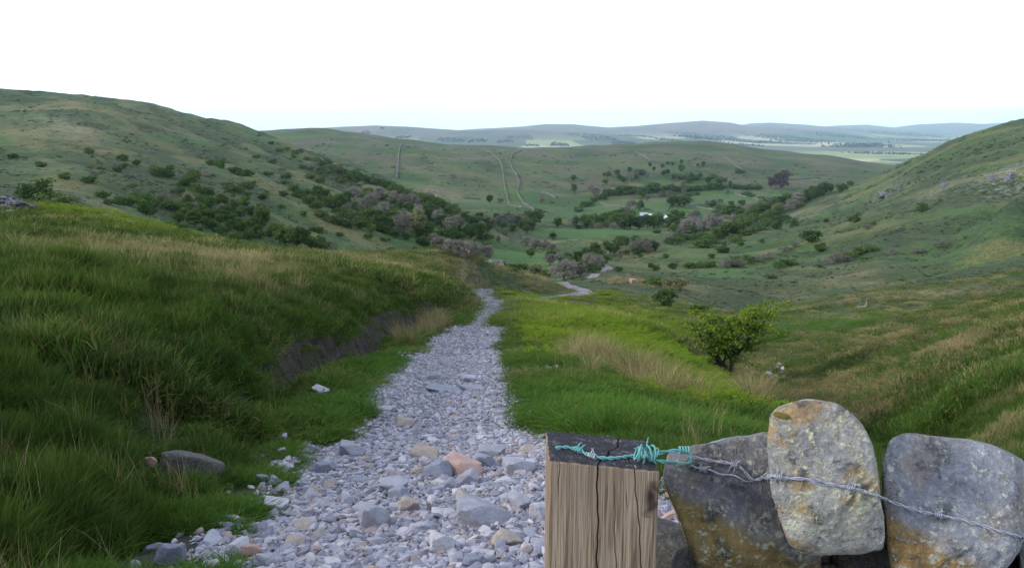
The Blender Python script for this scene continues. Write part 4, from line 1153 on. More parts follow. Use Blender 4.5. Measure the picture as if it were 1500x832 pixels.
KIND = {'G': ('tree', 'dark green tree'), 'M': ('tree', 'mid green tree'), 'Y': ('tree', 'olive tree in young leaf'), 'B': ('tree', 'bare grey tree'), 'P': ('tree', 'purple leaved tree'),
        'S': ('bush', 'dark green bush'), 's': ('bush', 'light green bush'), 'D': ('bush', 'bare brown bush')}
gt = np.random.default_rng(700)
NTREE = [0]
def plant(px, py, hpx, kind, label, group=None, wf=1.0, variant=None, y0=1.2):
    c = hit(px, py, y0=y0)
    if c is None: return
    dist = float(np.hypot(c[0], c[1])); h = hpx * 1.0 / FPX * dist
    v = TV[kind][variant if variant is not None else int(gt.integers(0, 3))]
    nm, cat = ('bush', 'bush') if kind in 'SsD' else ('tree', 'tree')
    root = bpy.data.objects.new(nm, None); C.objects.link(root); root.location = (c[0], c[1], c[2] - .04 * h)
    root.rotation_euler = (0, 0, float(gt.uniform(0, 6.28))); w = h * wf * float(gt.uniform(.9, 1.15)); root.scale = (w, w, h)
    root.empty_display_size = .1
    tag(root, label, cat, group)
    for part, me in (('trunk', v[0]), ('crown', v[1])):
        link(bpy.data.objects.new(part, me), root)
    NTREE[0] += 1
    return root

def row(region, group, items):
    """items 'kind px,py,h ...' : look-alikes of one kind in one region share their label and group"""
    for line in items.strip().splitlines():
        k, rest = line.split(None, 1)
        for t in rest.split():
            v = [float(q) for q in t.split(',')]
            plant(v[0], v[1], v[2], k, KIND[k][1] + ' ' + region, KIND[k][1] + 's ' + group, v[3] if len(v) > 3 else 1.0)

# ones that stand apart
plant(57, 294, 29, 'S', 'big dark green bush on the left behind the bracken rise, largest bush on that hillside', wf=1.15, variant=1)
plant(86, 301, 17, 's', 'low wide bush tucked against the right side of the big dark bush on the left', wf=1.5)
plant(974, 449, 32, 'S', 'round dark green bush on the far end of the green spur right of the track', wf=.85, variant=0)
plant(956, 420, 16, 's', 'low light green bush on the rough ground beyond the spur', wf=1.6, variant=0)
plant(990, 424, 20, 's', 'pale olive bush behind the round dark spur bush', wf=1.2, variant=2)
plant(1022, 459, 18, 'S', 'dim green bush down in the gill behind the hawthorn', wf=1.2)
plant(1022, 490, 24, 'D', 'dark leafless bush in the gill left of the hawthorn', wf=.9)
for px, py, h_, k_ in ((1040, 474, 15, 'S'), (1062, 494, 16, 'S'), (1090, 514, 14, 'S'), (1128, 548, 13, 'S'), (1150, 566, 12, 'S')):
    plant(px, py, h_, k_, 'dark low bush along the bottom of the gill right of the hawthorn', 'dark bushes along the gill', 1.7, None, 36)
plant(1188, 355, 20, 'S', 'large dark bush midway up the right hillside', wf=1.0)
plant(1201, 368, 13, 'S', 'dark round bush just below the large dark bush on the right hillside', wf=1.0)
plant(1350, 310, 14, 'S', 'lone dark bush high on the right hillside', wf=1.0)
plant(1252, 326, 12, 'S', 'small dark bush on the right hillside left of and below the lone high one', wf=1.0)
plant(1143, 277, 24, 'P', 'purple leaved tree at the foot of the facing hill', wf=.95)
plant(1130, 276, 17, 'P', 'smaller purplish tree touching the left of the big purple tree', wf=.8)
plant(826, 410, 32, 'B', 'largest bare pinkish grey tree in the stream bottom above the second bend of the track', wf=1.25, variant=1)
plant(783, 405, 22, 'Y', 'olive tree in young leaf beside the second bend of the track', wf=1.1)
plant(797, 408, 15, 's', 'yellow green bush between the olive tree and the large bare tree', wf=1.2)
plant(757, 398, 14, 'S', 'dark bush on the brow left of the olive tree', wf=1.9)
plant(783, 329, 24, 'G', 'broad rounded dark green tree below the two hill walls', wf=1.35, variant=1)
plant(817, 333, 16, 'G', 'solitary dark tree just right of the broad rounded one', wf=.9)
plant(840, 265, 10, 'G', 'small round dark tree alone on the face of the facing hill', wf=1.2)
plant(841, 282, 14, 'G', 'dark tree below the small lone tree on the facing hill', wf=.9)
plant(717, 297, 13, 'G', 'dark tree at the lower end of the left hill wall', wf=.95)
plant(733, 298, 9, 'B', 'pale bare bush-like tree at the lower end of the left hill wall', wf=1.3)
plant(938, 309, 17, 'G', 'dark oval tree alone in the bright green field behind the farm', wf=.85)
plant(942, 290, 18, 'G', 'big dark tree on the upper edge of the bright field behind the farm', wf=1.2)
plant(948, 295, 10, 'B', 'small pale bare tree in front of the big dark field edge tree', wf=1.0)
plant(887, 293, 17, 'G', 'tall dark tree at the corner of the field above the farm wood', wf=.85)
plant(1071, 306, 13, 'G', 'round dark tree standing in the far right field', wf=1.0)
plant(590, 346, 44, 'B', 'tallest pale grey green tree in the wood on the left hillside', wf=.85, variant=0)
plant(610, 343, 40, 'Y', 'tall olive tree beside the tallest pale tree in the left wood', wf=.85)
plant(498, 252, 14, 'Y', 'yellowish tree alone on the shoulder behind the left hill', wf=1.0)
plant(385, 334, 34, 'M', 'tallest mid green tree in the lower left wood', wf=.7)
plant(360, 344, 24, 'M', 'bright round green tree in front of the lower left wood', wf=1.0)

row('in the lower wood on the left hillside', 'in the lower left wood', '''
S 205,297,16,1.5 190,302,15,1.5 212,304,12,1.6 252,338,14,1.4 265,348,15,1.5 345,352,12,1.6 330,312,13 300,306,16 318,322,15 340,326,15 352,318,14 283,322,15 370,315,14 395,346,13 408,341,14 420,350,14 432,350,15 462,365,14 478,366,13 260,310,14,1.3 243,306,12 272,318,15 312,335,14 325,343,13 380,350,14
M 285,335,26 255,307,14 275,303,18 297,316,18 310,304,16 262,328,18 330,300,14 343,306,14 358,300,12 322,330,18 400,349,22 410,358,24 455,366,22 470,362,18 236,299,12 228,306,13 306,322,17 292,300,14
G 428,364,34,.7 440,366,36,.65 418,360,28,.7 378,347,20 372,336,18 350,334,16 267,345,18,1.3 338,338,18 302,334,16 445,362,28''')
row('scattered on the open left hillside', 'scattered on the left hillside', '''
S 130,226,9 173,252,9,1.3 180,247,8 200,242,8 228,252,10,1.3 240,258,12,1.3 248,260,9 250,250,8 270,273,12 262,283,9,1.5 282,266,12,1.4 310,242,9,1.5 345,254,10,1.6 356,258,10,1.5 365,276,12,1.4 340,282,12,1.4 352,283,9 333,277,10,1.5 300,296,11,1.6 150,290,11,1.5 132,268,10,1.5 95,262,9,1.4 60,245,8,1.3 160,300,8,1.6 20,232,7,1.5 420,262,9,1.2 400,240,7,1.4 392,258,7,1.4 376,232,6,1.4 430,232,6 408,222,5,1.4 443,247,6,1.4 455,262,8,1.4 470,268,9,1.3 430,280,10,1.3 415,288,10,1.3 385,292,9,1.4
D 110,295,9,1.8 140,258,8,1.8 190,262,8,1.8 320,285,8,1.6 240,290,9,1.8 405,268,7,1.6''')
row('in the upper wood along the left hillside', 'in the upper left wood', '''
S 445,292,16,1.3 455,300,16,1.2 466,306,14,1.2 482,302,18 492,308,18 502,316,15 515,322,15 528,330,15 540,334,16 552,338,15 470,318,12,1.3 486,326,12,1.4 500,330,12,1.4 512,334,11,1.4 562,342,14,1.3 535,318,15 520,308,14 505,300,14 560,330,18 548,322,18 572,334,18 590,322,18 640,322,16 628,314,18 650,328,16 662,346,16 672,352,16 640,348,17,1.3 625,346,18 700,342,14,1.4 690,338,12,1.4 706,352,13
G 478,296,20 498,304,20 510,296,16 575,330,24 598,316,22 632,326,22 648,334,22 655,320,18 668,340,20 690,350,22,1.2 703,349,24,.85 605,326,22 582,312,18 618,352,22 655,362,24
M 466,294,24 545,342,15 528,336,15 622,306,24 640,310,22 622,344,22 684,349,18 650,352,20 715,340,14 640,366,18''')
row('with mauve twigs in the upper wood on the left hillside', 'in the upper left wood', '''
B 519,294,24 545,304,26 556,294,22 533,316,28,.8 562,318,24,.85 578,298,20 590,306,26 603,308,28 614,322,26,.9 628,302,22 640,330,26 660,340,26,1.2 672,336,24 658,372,24,1.2 645,366,22,1.2 672,376,28 684,380,30,.9 695,381,32,.85 708,380,24 716,377,20 636,360,20,1.2 706,338,16 716,332,16 600,330,22''')
row('dotted along the skyline ridge of the left hill', 'along the left ridge', '''
S 398,212,5,1.4 420,220,5,1.4 432,226,6,1.3 440,224,6,1.3 450,235,6,1.4 462,238,8,1.3 470,243,9,1.2 478,241,9 486,248,8,1.4 495,252,8,1.4 505,256,9,1.4 512,262,11,1.3 520,258,11,1.2 530,264,10,1.4 540,268,11,1.3 548,270,11,1.2 556,272,12,1.2 566,276,12,1.3 575,280,12,1.3 584,284,12,1.3 594,288,13,1.3 604,292,12,1.3 613,296,13,1.2 622,297,13 632,302,13 642,300,12 652,306,13 661,312,14 670,318,14 680,322,13 690,327,13 480,256,8,1.4 500,268,9,1.4 520,278,10,1.4 540,284,10,1.4 560,292,11,1.3 580,298,10,1.3 455,250,7,1.4 470,256,7,1.4 530,290,11,1.4 548,300,12''')
row('in the belt across the valley floor below the hill walls', 'in the valley belt', '''
B 722,333,18 736,331,18,1.3 748,330,17,1.3 770,329,15 712,326,12 741,345,13 755,322,10,1.4 838,330,14,1.3 769,316,9,1.4 850,336,12 730,355,12,.9 772,360,15,1.3 784,365,20,1.2 796,366,18,1.2 808,369,14 820,384,16,1.3 806,388,18,1.3
G 728,327,16 712,334,17 758,331,17 764,335,14 700,331,15 852,333,18 810,350,10,1.2
M 705,336,14 738,336,13 752,338,12,1.3 775,333,14 858,322,9,1.3 777,378,16''')
row('in the dark wood in front of the white roofed farm', 'in the farm wood', '''
G 858,334,20 868,335,22 880,334,20 890,333,18 902,335,26 914,336,26 924,336,24,1.2 936,336,22 948,335,22 958,336,24 964,333,22 906,325,20 896,322,14 926,317,10,1.2 844,332,16 982,330,18 992,331,16 1000,332,16
M 872,328,16 886,326,16 988,322,16 978,332,14 998,322,14 918,328,18
B 918,314,14,1.3 910,315,13 1012,325,16 1020,320,14 1008,333,16''')
row('lining the stream between the valley slopes', 'along the stream', '''
G 846,385,20 858,378,18 872,374,20 866,390,18 884,390,20 912,358,14 918,360,14 932,355,12 960,368,16,.8 878,382,18 1016,344,14 852,398,16 836,392,16 902,376,18 893,372,18 888,364,12
S 1025,352,13,1.3 1000,352,11,1.3 985,358,12,1.3 905,362,11,1.2
B 862,398,30 874,392,22 838,400,22 850,405,18,1.2 926,368,16,1.2 938,366,20,1.2 948,370,20 955,366,16 944,360,14,1.3 982,355,18 908,380,16 1004,342,22,1.3 1018,340,24,1.3 1030,344,24,1.3 1040,338,22,1.2 1052,336,20 1064,332,18 1046,328,18 1058,322,16 996,348,16 1035,330,18 1074,326,14
Y 1066,341,20 1052,347,14,1.3 1078,338,16''')
row('on the edge of the right hillside above the stream', 'on the right hill edge', '''
G 1055,320,20,1.2 1064,322,20 1074,320,22 1084,324,18 1105,322,22 1114,318,20 1122,314,18 1135,308,20 1144,304,18 1153,300,18 1184,294,18 1192,292,20 1200,289,20 1208,285,18 1216,282,14 1176,297,16
M 1050,349,18,1.2 1060,346,20 1072,345,22,1.3 1084,340,20 1095,336,20 1088,330,18 1102,330,18 1116,328,16 1128,322,16 1140,315,14 1165,305,15
S 1040,358,14,1.4 1030,362,14,1.4 1095,345,14,1.4 1078,355,12,1.4 1110,338,13,1.3 1125,332,12,1.4
Y 1140,313,18 1118,308,12
B 1160,308,18 1168,302,20 1176,292,14 1126,300,14 1097,310,14 1084,312,12''')
row('scattered low on the right hillside', 'low on the right hillside', '''
S 1056,371,11 1075,390,14,1.4 1095,385,12,1.2 1154,390,11,1.6 1140,392,9,1.7 1028,392,9,1.8 1040,391,9,1.6 1010,393,10,1.8 960,396,10 985,394,11,1.2 953,392,8 906,398,9 975,378,7,1.3 1200,392,6,1.4 1130,408,7,1.8 1210,326,6 1278,330,5,1.5
D 1062,392,13,1.3 1082,391,13,1.5 1110,384,10,1.9 1125,378,9,1.9 1150,368,8,1.9 1225,385,17,1.1 1212,388,10,1.8 1240,382,8,1.8 1270,336,8,1.4 1305,373,10,1.2 1345,370,8,2 1380,362,8,2.2 1315,338,6,1.8 1165,362,8,1.6
s 1260,372,11,1.4 1246,378,10,1.6 1278,368,9,1.4 1042,378,8''')
row('on the slope of the facing hill', 'on the facing hill', '''
G 904,258,10 913,268,10,1.2 907,264,9 970,247,7 978,243,7 985,243,6 998,241,8 1022,245,6 1030,244,8 978,256,9 972,258,9 987,264,9,1.2 998,252,11 1012,260,8 1025,262,9 1037,269,11,1.2 1053,273,12,1.2 1069,277,13,.6 962,278,11 1062,268,8 952,245,7 958,250,6 922,252,8
S 940,256,9,1.3 930,262,8,1.4 1005,262,9,1.8 1018,264,8,1.6 1045,262,8,1.3 1083,254,7,1.3 1150,254,5,1.4 1055,266,8 890,258,8,1.3
B 925,266,12 932,258,10 920,260,10 948,260,8 1000,274,10,1.5 985,276,9 1047,276,9,1.3 794,296,8,1.4''')
row('in the hedge lines of the valley fields', 'in the hedge lines', '''
S 892,285,10,1.4 900,286,9,1.4 911,284,11,1.4 920,283,12,1.4 930,283,12,1.3 955,282,10,1.3 966,281,9,1.4 978,280,10,1.4 992,280,8,1.6 1005,279,9,1.6 1018,279,8,1.6 1030,278,8,1.6 1045,277,9,1.5 1058,277,8,1.6 1080,277,8,1.6 1095,277,8,1.6 1110,277,7,1.6 862,301,8,1.3 870,296,8,1.3 878,292,8,1.3 855,304,10 848,310,9,1.4 1010,288,6,1.4 1020,286,6 975,288,10 985,289,7,1.4 1094,288,7,1.4 1102,290,6,1.4 1115,293,6,1.4
G 906,285,14 984,302,15 995,303,17 1004,303,17,1.1 1044,306,14 990,298,12
B 872,288,15,1.2 866,282,12 921,306,13 927,303,11 980,292,14 986,297,12 1036,304,13,.9 1052,302,13 1002,285,9 968,290,11 1065,284,9''')

# the hawthorn in the gill, near enough to show its limbs
hc = hit(1066, 556, y0=38); hd = float(np.hypot(hc[0], hc[1])); hh = 112 / FPX * hd
HG = np.random.default_rng(901)
def hawthorn():
    limbs, tips = [], []
    starts = [((0, 0, -.05), (-.13, .0, .34)), ((.02, .02, -.05), (.05, .03, .36)), ((-.02, 0, .12), (-.34, -.05, .52)), ((.03, .02, .2), (.30, .06, .52))]
    for s0, e in starts:
        s0, e = np.array(s0), np.array(e); m = (s0 + e) / 2 + HG.normal(0, .03, 3)
        p = np.array([s0 * (1 - u) ** 2 + 2 * m * u * (1 - u) + e * u * u for u in np.linspace(0, 1, 8)])
        limbs.append(tube(p, np.linspace(.030, .014, 8), 7))
        for j in range(7):
            b0 = p[int(HG.integers(3, 8))]; a = HG.uniform(0, 6.28); L = HG.uniform(.16, .36)
            e2 = b0 + np.array([math.cos(a) * L, math.sin(a) * L * .8, HG.uniform(.02, .34)])
            m2 = (b0 + e2) / 2 + HG.normal(0, .03, 3) + np.array([0, 0, .03])
            p2 = np.array([b0 * (1 - u) ** 2 + 2 * m2 * u * (1 - u) + e2 * u * u for u in np.linspace(0, 1, 6)])
            limbs.append(tube(p2, np.linspace(.012, .004, 6), 5)); tips += [(p2[3], .05), (p2[5], .085)]
            for q in range(3):
                e3 = p2[3 + q % 3] + HG.normal(0, .10, 3) * np.array([1.2, 1, .45]) + np.array([0, 0, .02])
                limbs.append(tube(np.array([p2[3 + q % 3], (p2[3 + q % 3] + e3) / 2 + HG.normal(0, .01, 3), e3]), [.005, .004, .0015], 4)); tips.append((e3, .07))
    return limbs, tips
limbs, tips = hawthorn()
TP = np.array([t[0] for t in tips]); TR = np.array([t[1] for t in tips])
k = TP[:, 2] < 1.02; TP, TR = TP[k], TR[k]
zmax = TP[:, 2].max(); nlf = 7500
ci = HG.integers(0, len(TP), nlf); d = HG.normal(size=(nlf, 3)); d /= np.linalg.norm(d, axis=1)[:, None]
c = TP[ci] + d * (TR[ci] * HG.uniform(.2, 1.2, nlf))[:, None] * np.array([1.35, 1.2, .42])
nrm = d * .4 + HG.normal(0, .6, (nlf, 3)) + np.array([0, 0, .5]); nrm /= np.linalg.norm(nrm, axis=1)[:, None]
u = np.cross(nrm, HG.normal(size=(nlf, 3))); u /= np.linalg.norm(u, axis=1)[:, None]; v = np.cross(nrm, u); sz = .014 * HG.uniform(.6, 1.3, nlf)
q = np.stack([c - u * sz[:, None], c - v * (sz * .7)[:, None], c + u * sz[:, None], c + v * (sz * .7)[:, None]], 1)
root = bpy.data.objects.new('hawthorn_tree', None); C.objects.link(root); root.location = (hc[0], hc[1], hc[2]); root.scale = (hh / zmax * .98, hh / zmax, hh / zmax)
tag(root, 'spreading yellow green hawthorn growing in the gill right of the green spur', 'tree')
tv, tf = join(limbs); link(bpy.data.objects.new('trunk', mesh_np('trunk', tv, tf, True, M_BARK)), root)
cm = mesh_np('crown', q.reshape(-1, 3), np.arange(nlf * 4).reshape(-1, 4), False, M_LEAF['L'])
fattr(cm, 'rnd', np.repeat(np.clip(.25 + .55 * (c[:, 2] / zmax) * HG.uniform(.3, 1.3, nlf) + HG.normal(0, .12, nlf), 0, 1), 4)); link(bpy.data.objects.new('crown', cm), root)  # leaf tone gets paler towards the top of the crown, with random spread

# bleached fallen branch on the right slope
fb = hit(1266, 452); fs = float(np.hypot(fb[0], fb[1])) / FPX
P = [tube(np.array([[-14, 0, 1], [-6, 1, 2.2], [0, 0, 2.5], [3, 0, 4]]) * fs, np.array([.5, .9, 1.2, .9]) * fs * .8), tube(np.array([[1, 0, 2.5], [2.5, .5, 8], [3, 1, 13]]) * fs, np.array([1.1, .8, .3]) * fs * .8), tube(np.array([[-6, 1, 2.2], [-9, 3, 4.5]]) * fs, np.array([.7, .3]) * fs * .8)]
s = NT('bleached_wood'); s.col(s.mix(s.noise(s.objc(), 8, 3), (0.36, 0.34, 0.31), (0.22, 0.20, 0.18))).rough(.9)
v_, f_ = join(P); o = obj_np('fallen_branch', v_, f_, s.m); o.location = fb
tag(o, 'bleached fallen branch lying on the right slope', 'branch')

# far woods on the plain: dark masses nobody could count
wv, wf, nw = [], [], 0
g = np.random.default_rng(720)
def far_hit(px, py): return hit(px, py, base_z, 2300, 16000)
for px, py, w, h in ((1190, 236, 40, 5), (1220, 239, 60, 2.5), (1255, 216, 46, 6), (1275, 214, 30, 5), (1150, 203, 70, 4), (1180, 208, 60, 4), (1120, 210, 60, 4), (1060, 205, 70, 4), (1020, 203, 50, 4), (1100, 214, 40, 3), (980, 206, 30, 3), (880, 204, 50, 3), (915, 211, 36, 4),
                     (820, 213, 26, 4), (780, 214, 20, 3), (740, 208, 24, 3), (700, 207, 26, 3), (660, 206, 40, 2.5), (590, 202, 20, 3), (535, 196, 12, 4), (560, 189, 5, 4), (1350, 207, 60, 3), (1300, 226, 60, 3), (1400, 207, 40, 3), (860, 199, 60, 2), (930, 200, 50, 2), (1230, 200, 80, 3), (1330, 199, 80, 3), (760, 202, 40, 2), (1000, 196, 40, 2)):
    c = far_hit(px, py)
    if c is None: continue
    dist = float(np.hypot(c[0], c[1])); sc = dist / FPX; nq = int(w * 7)
    ax, ay = c[1] / dist, -c[0] / dist
    t = g.uniform(-.5, .5, nq) * w * sc; dep = g.normal(0, 1, nq) * w * sc * .35
    x, y = c[0] + ax * t - ay * dep * -1, c[1] + ay * t + ax * dep
    prof = np.clip(1 - (2 * np.abs(t) / (w * sc)) ** 3, .2, 1) * g.uniform(.5, 1.1, nq)
    z = base_z(x, y) + prof * h * sc * g.uniform(.1, .95, nq)
    r = h * sc * g.uniform(.18, .4, nq)
    a = g.normal(size=(nq, 3)); a /= np.linalg.norm(a, axis=1)[:, None]; b = np.cross(a, g.normal(size=(nq, 3))); b /= np.linalg.norm(b, axis=1)[:, None]; e = np.cross(a, b)
    cc = np.stack([x, y, z], -1)
    wv.append(np.stack([cc - b * r[:, None], cc - e * r[:, None], cc + b * r[:, None], cc + e * r[:, None]], 1).reshape(-1, 3)); wf.append(np.arange(nq * 4).reshape(-1, 4) + nw); nw += nq * 4
s = NT('far_wood_leaves'); s.col(s.mix(s.noise(s.scale(s.pos(), .01), 1, 3), (0.018, 0.03, 0.024), (0.04, 0.055, 0.035))).rough(1)
o = obj_np('far_woods', np.concatenate(wv), np.concatenate(wf), s.m, smooth=False); tag(o, 'dark blue woods dotted over the far plain', 'woods', kind='stuff')

# scrub: low undergrowth between the trees, and heather clumps roughening the fells
scr_v = [TV['S'][0][1], TV['s'][0][1], TV['S'][1][1], TV['D'][0][1], TV['M'][1][1]]
SCRUB = spots((330, 318, 70, .25, .9, 0), (430, 352, 50, .15, .8, 0), (500, 312, 50, .15, .9, 0), (590, 330, 50, .2, 1, 0), (650, 345, 50, .2, 1, 0), (690, 360, 30, .2, .8, 0), (470, 246, 25, .1, .5, 0), (540, 272, 30, .1, .7, 0), (610, 298, 30, .1, .8, 0), (870, 385, 30, .15, .9, 0), (930, 366, 30, .1, .8, 0), (1040, 345, 50, .15, .8, 0), (1120, 322, 40, .15, .9, 0), (1180, 300, 30, .12, .8, 0), (740, 334, 50, .06, .9, 0), (900, 333, 70, .04, .9, 0), (980, 276, 70, .03, .6, 0), (240, 300, 60, .3, .35, 0))
x, y, g = polar_points(16000, 110, 1150, -.60, .5, seed=731); d = np.hypot(x, y)
k = g.uniform(0, 1, len(x)) < np.maximum(zone(x, y, SCRUB) * np.clip(.35 + 1.5 * fbm2(x / 30, y / 30, 3, 83), 0, 1) * .8, 0)
x, y, d = x[k], y[k], d[k]; n = len(x); s_ = g.uniform(.5, 1.5, n) * d * .0085
o = scatter('scrub', np.stack([x, y, ground_z(x, y) - .1], -1), np.stack([0 * x, 0 * x, g.uniform(0, 6.28, n)], -1), np.stack([s_, s_, s_ * g.uniform(.7, 1.2, n)], -1), g.choice(5, n, p=[.3, .25, .2, .15, .1]), scr_v)
tag(o, 'tangled scrub growing between the trees on the valley sides', 'scrub', kind='stuff')

def heather_material():
    s = NT('heather_clumps'); rnd = s.attr('rnd'); oi = s.n('ShaderNodeObjectInfo')
    c = s.mix(s.rng(oi.outputs['Random'], .3, .8), (0.026, 0.046, 0.018), (0.070, 0.085, 0.032)); c = s.mix(s.rng(oi.outputs['Random'], .86, .92), c, (0.17, 0.145, 0.075))
    c = s.mix(s.rng(rnd, .6, 1, 0, .5), c, (0.09, 0.105, 0.045)); return leaf_shader(s, c, .2)
M_HEA = heather_material()
def clump(seed):
    g = np.random.default_rng(seed); nq = 70; a = g.uniform(0, 6.28, nq); q = np.sqrt(g.uniform(0, 1, nq)); c = np.stack([q * np.cos(a), q * np.sin(a), .42 * (1 - q ** 2) * g.uniform(.3, 1, nq)], -1)
    n_ = np.stack([c[:, 0], c[:, 1], .8 + 0 * a], -1) + g.normal(0, .5, (nq, 3)); n_ /= np.linalg.norm(n_, axis=1)[:, None]; u = np.cross(n_, g.normal(size=(nq, 3))); u /= np.linalg.norm(u, axis=1)[:, None]; v = np.cross(n_, u); r = g.uniform(.10, .26, nq)[:, None]
    V = np.stack([c - u * r, c - v * r * .5, c + u * r, c + v * r * .5], 1).reshape(-1, 3); me = mesh_np('heather', V, np.arange(nq * 4).reshape(-1, 4), False, M_HEA); fattr(me, 'rnd', np.repeat(g.uniform(0, 1, nq), 4)); return me
hv_ = [clump(740 + i) for i in range(3)]
x, y, g = polar_points(60000, 110, 1300, -.62, .62, seed=741); d = np.hypot(x, y); f_ = fold(x, y) * sstep(1200, 800, d)
pp = np.clip(.10 + .9 * sstep(.05, -.30, f_ + .5 * fbm2(x / 22, y / 22, 3, 84)), 0, 1) * (1 - zone(x, y, LUSH)) * np.where((x > 4) & (x < 20) & (d < 170), 0, 1)
tr_ = np.ones(len(x)); m = (y < 190) & (np.abs(x) < 45); tr_[m] = off_track(x[m], y[m], .6, 1.5, peat=False)[0]
k = g.uniform(0, 1, len(x)) < pp * tr_ * .8
x, y, d = x[k], y[k], d[k]; n = len(x); s_ = g.uniform(.35, 1.0, n) ** 1.5 * (.22 + d * .0026) * sstep(80, 300, d) ** .3
o = scatter('heather', np.stack([x, y, ground_z(x, y) - .05 * s_], -1), slope_rot(x, y, g, .8), np.stack([s_ * g.uniform(.8, 1.8, n), s_, s_ * .8], -1), g.integers(0, 3, n), hv_)
tag(o, 'low clumps of heather and rough sedge mottling the hillsides', 'heather', kind='stuff')
# ------------------------------------------------------------------ hill walls, farm, crags
def drywall_material():
    s = NT('far_drystone'); P = s.pos()
    c = s.mix(s.rng(s.noise(s.scale(P, .8), 1, 4), .4, .62), (0.075, 0.075, 0.068), (0.19, 0.185, 0.17)); s.col(c).rough(1); return s.m
M_DRYWALL = drywall_material()
def field_wall(pxs, label, h=1.5, w=.9, step=2.5):
    p = [hit(px, py, y0=250) for px, py in pxs]; p = [q for q in p if q is not None]
    P = catmull(np.array([q[:2] for q in p]), 6)
    out = [P[0]]
    for a, b in zip(P[:-1], P[1:]):
        k = max(1, int(np.linalg.norm(b - a) / step))
        for t in range(1, k + 1): out.append(a + (b - a) * t / k)
    P = np.array(out); t = np.gradient(P, axis=0); t /= np.linalg.norm(t, axis=1)[:, None] + 1e-9; n = np.stack([t[:, 1], -t[:, 0]], -1)
    P = P + n * (noise2(P[:, 0] / 9, P[:, 1] / 9, 5) * .35)[:, None]
    zb = ground_z(P[:, 0], P[:, 1]); hh = h * (1 + .35 * noise2(P[:, 0] / 4, P[:, 1] / 4, 8)) * np.where(noise2(P[:, 0] / 30, P[:, 1] / 30, 3) > .55, .3, 1)
    prof = ((-.5, -.4), (-.5, .1), (-.32, 1), (.32, 1), (.5, .1), (.5, -.4))
    V = np.stack([np.concatenate([P + n * (a * w), (zb + b * hh)[:, None]], 1) for a, b in prof], 1)
    i = np.arange(len(P) * 6).reshape(-1, 6)
    F = np.concatenate([np.stack([i[:-1], np.roll(i[:-1], -1, 1), np.roll(i[1:], -1, 1), i[1:]], -1).reshape(-1, 4), [[i[0, 0], i[0, 5], i[0, 4], i[0, 1]], [i[-1, 0], i[-1, 1], i[-1, 4], i[-1, 5]]]])
    o = obj_np('stone_wall', V.reshape(-1, 3), F, M_DRYWALL, smooth=False); tag(o, label, 'wall'); return o
field_wall([(712, 222), (726, 230), (735, 243), (737, 255), (739, 270), (743, 288), (747, 300)], 'left of two pale stone walls running down the facing hill', 1.6, 1.3)
field_wall([(765, 221), (752, 226), (747, 238), (753, 252), (760, 266), (759, 276), (758, 284), (764, 294), (775, 303), (782, 310)], 'right of two pale stone walls running down the facing hill', 1.6, 1.3)
field_wall([(589, 211), (585, 220), (583, 240), (581, 262)], 'pale stone wall down the shoulder behind the left hill', 1.8, 1.8)
field_wall([(628, 281), (650, 286), (680, 291), (703, 292)], 'grey stone wall along the bottom of the shoulder above the valley', 1.8, 1.6)
field_wall([(757, 276), (775, 279), (800, 284), (815, 290)], 'low grey wall running right from the right hill wall', 1.6, 1.4)
field_wall([(742, 298), (752, 302), (765, 305)], 'short wall joining the feet of the two hill walls', 1.6, 1.4)
field_wall([(880, 298), (905, 302), (940, 306), (976, 310)], 'stone wall across the bright field behind the farm', 1.5, 1.2)
field_wall([(976, 310), (980, 304), (984, 299)], 'short dark wall climbing from the end of the bright field wall', 1.5, 1.2)
field_wall([(1002, 303), (1030, 306), (1060, 310)], 'stone wall along the foot of the far right fields', 1.5, 1.2)
field_wall([(930, 221), (942, 228), (955, 236)], 'thin pale wall near the crest of the facing hill', 1.6, 1.4)
field_wall([(1060, 229), (1075, 240), (1088, 250)], 'thin wall slanting down the right end of the facing hill', 1.4, 1.2)
field_wall([(1075, 283), (1090, 288), (1110, 293), (1125, 297)], 'wall slanting through the fields right of the hedge line', 1.5, 1.2)
field_wall([(1150, 264), (1175, 263), (1200, 261)], 'dark wall right of the purple tree', 1.4, 1.2)
field_wall([(655, 374), (690, 381), (720, 386), (740, 389)], 'tumbled wall below the left hillside wood', 1.4, 1.3)

def box(x0, x1, y0, y1, z0, z1):
    V = np.array([(x, y, z) for x in (x0, x1) for y in (y0, y1) for z in (z0, z1)], float)
    return V, np.array([(0, 1, 3, 2), (4, 6, 7, 5), (0, 4, 5, 1), (2, 3, 7, 6), (0, 2, 6, 4), (1, 5, 7, 3)])
s = NT('farm_rendered_wall'); s.col(s.mix(s.noise(s.objc(), .4, 3), (0.20, 0.20, 0.20), (0.13, 0.13, 0.125))); M_FW = s.m
s = NT('farm_sheet_roof'); s.col(s.mix(s.noise(s.objc(), .3, 3), (0.50, 0.53, 0.57), (0.62, 0.64, 0.66))).rough(.6); M_FR = s.m
s = NT('farm_slate_roof'); s.col(s.mix(s.noise(s.objc(), .5, 3), (0.26, 0.28, 0.33), (0.36, 0.38, 0.42))).rough(.7); M_FS = s.m
s = NT('farm_doorway_shade'); s.col((0.015, 0.015, 0.018)); M_FD = s.m  # near black panel colour stands in for the unlit inside of doorways
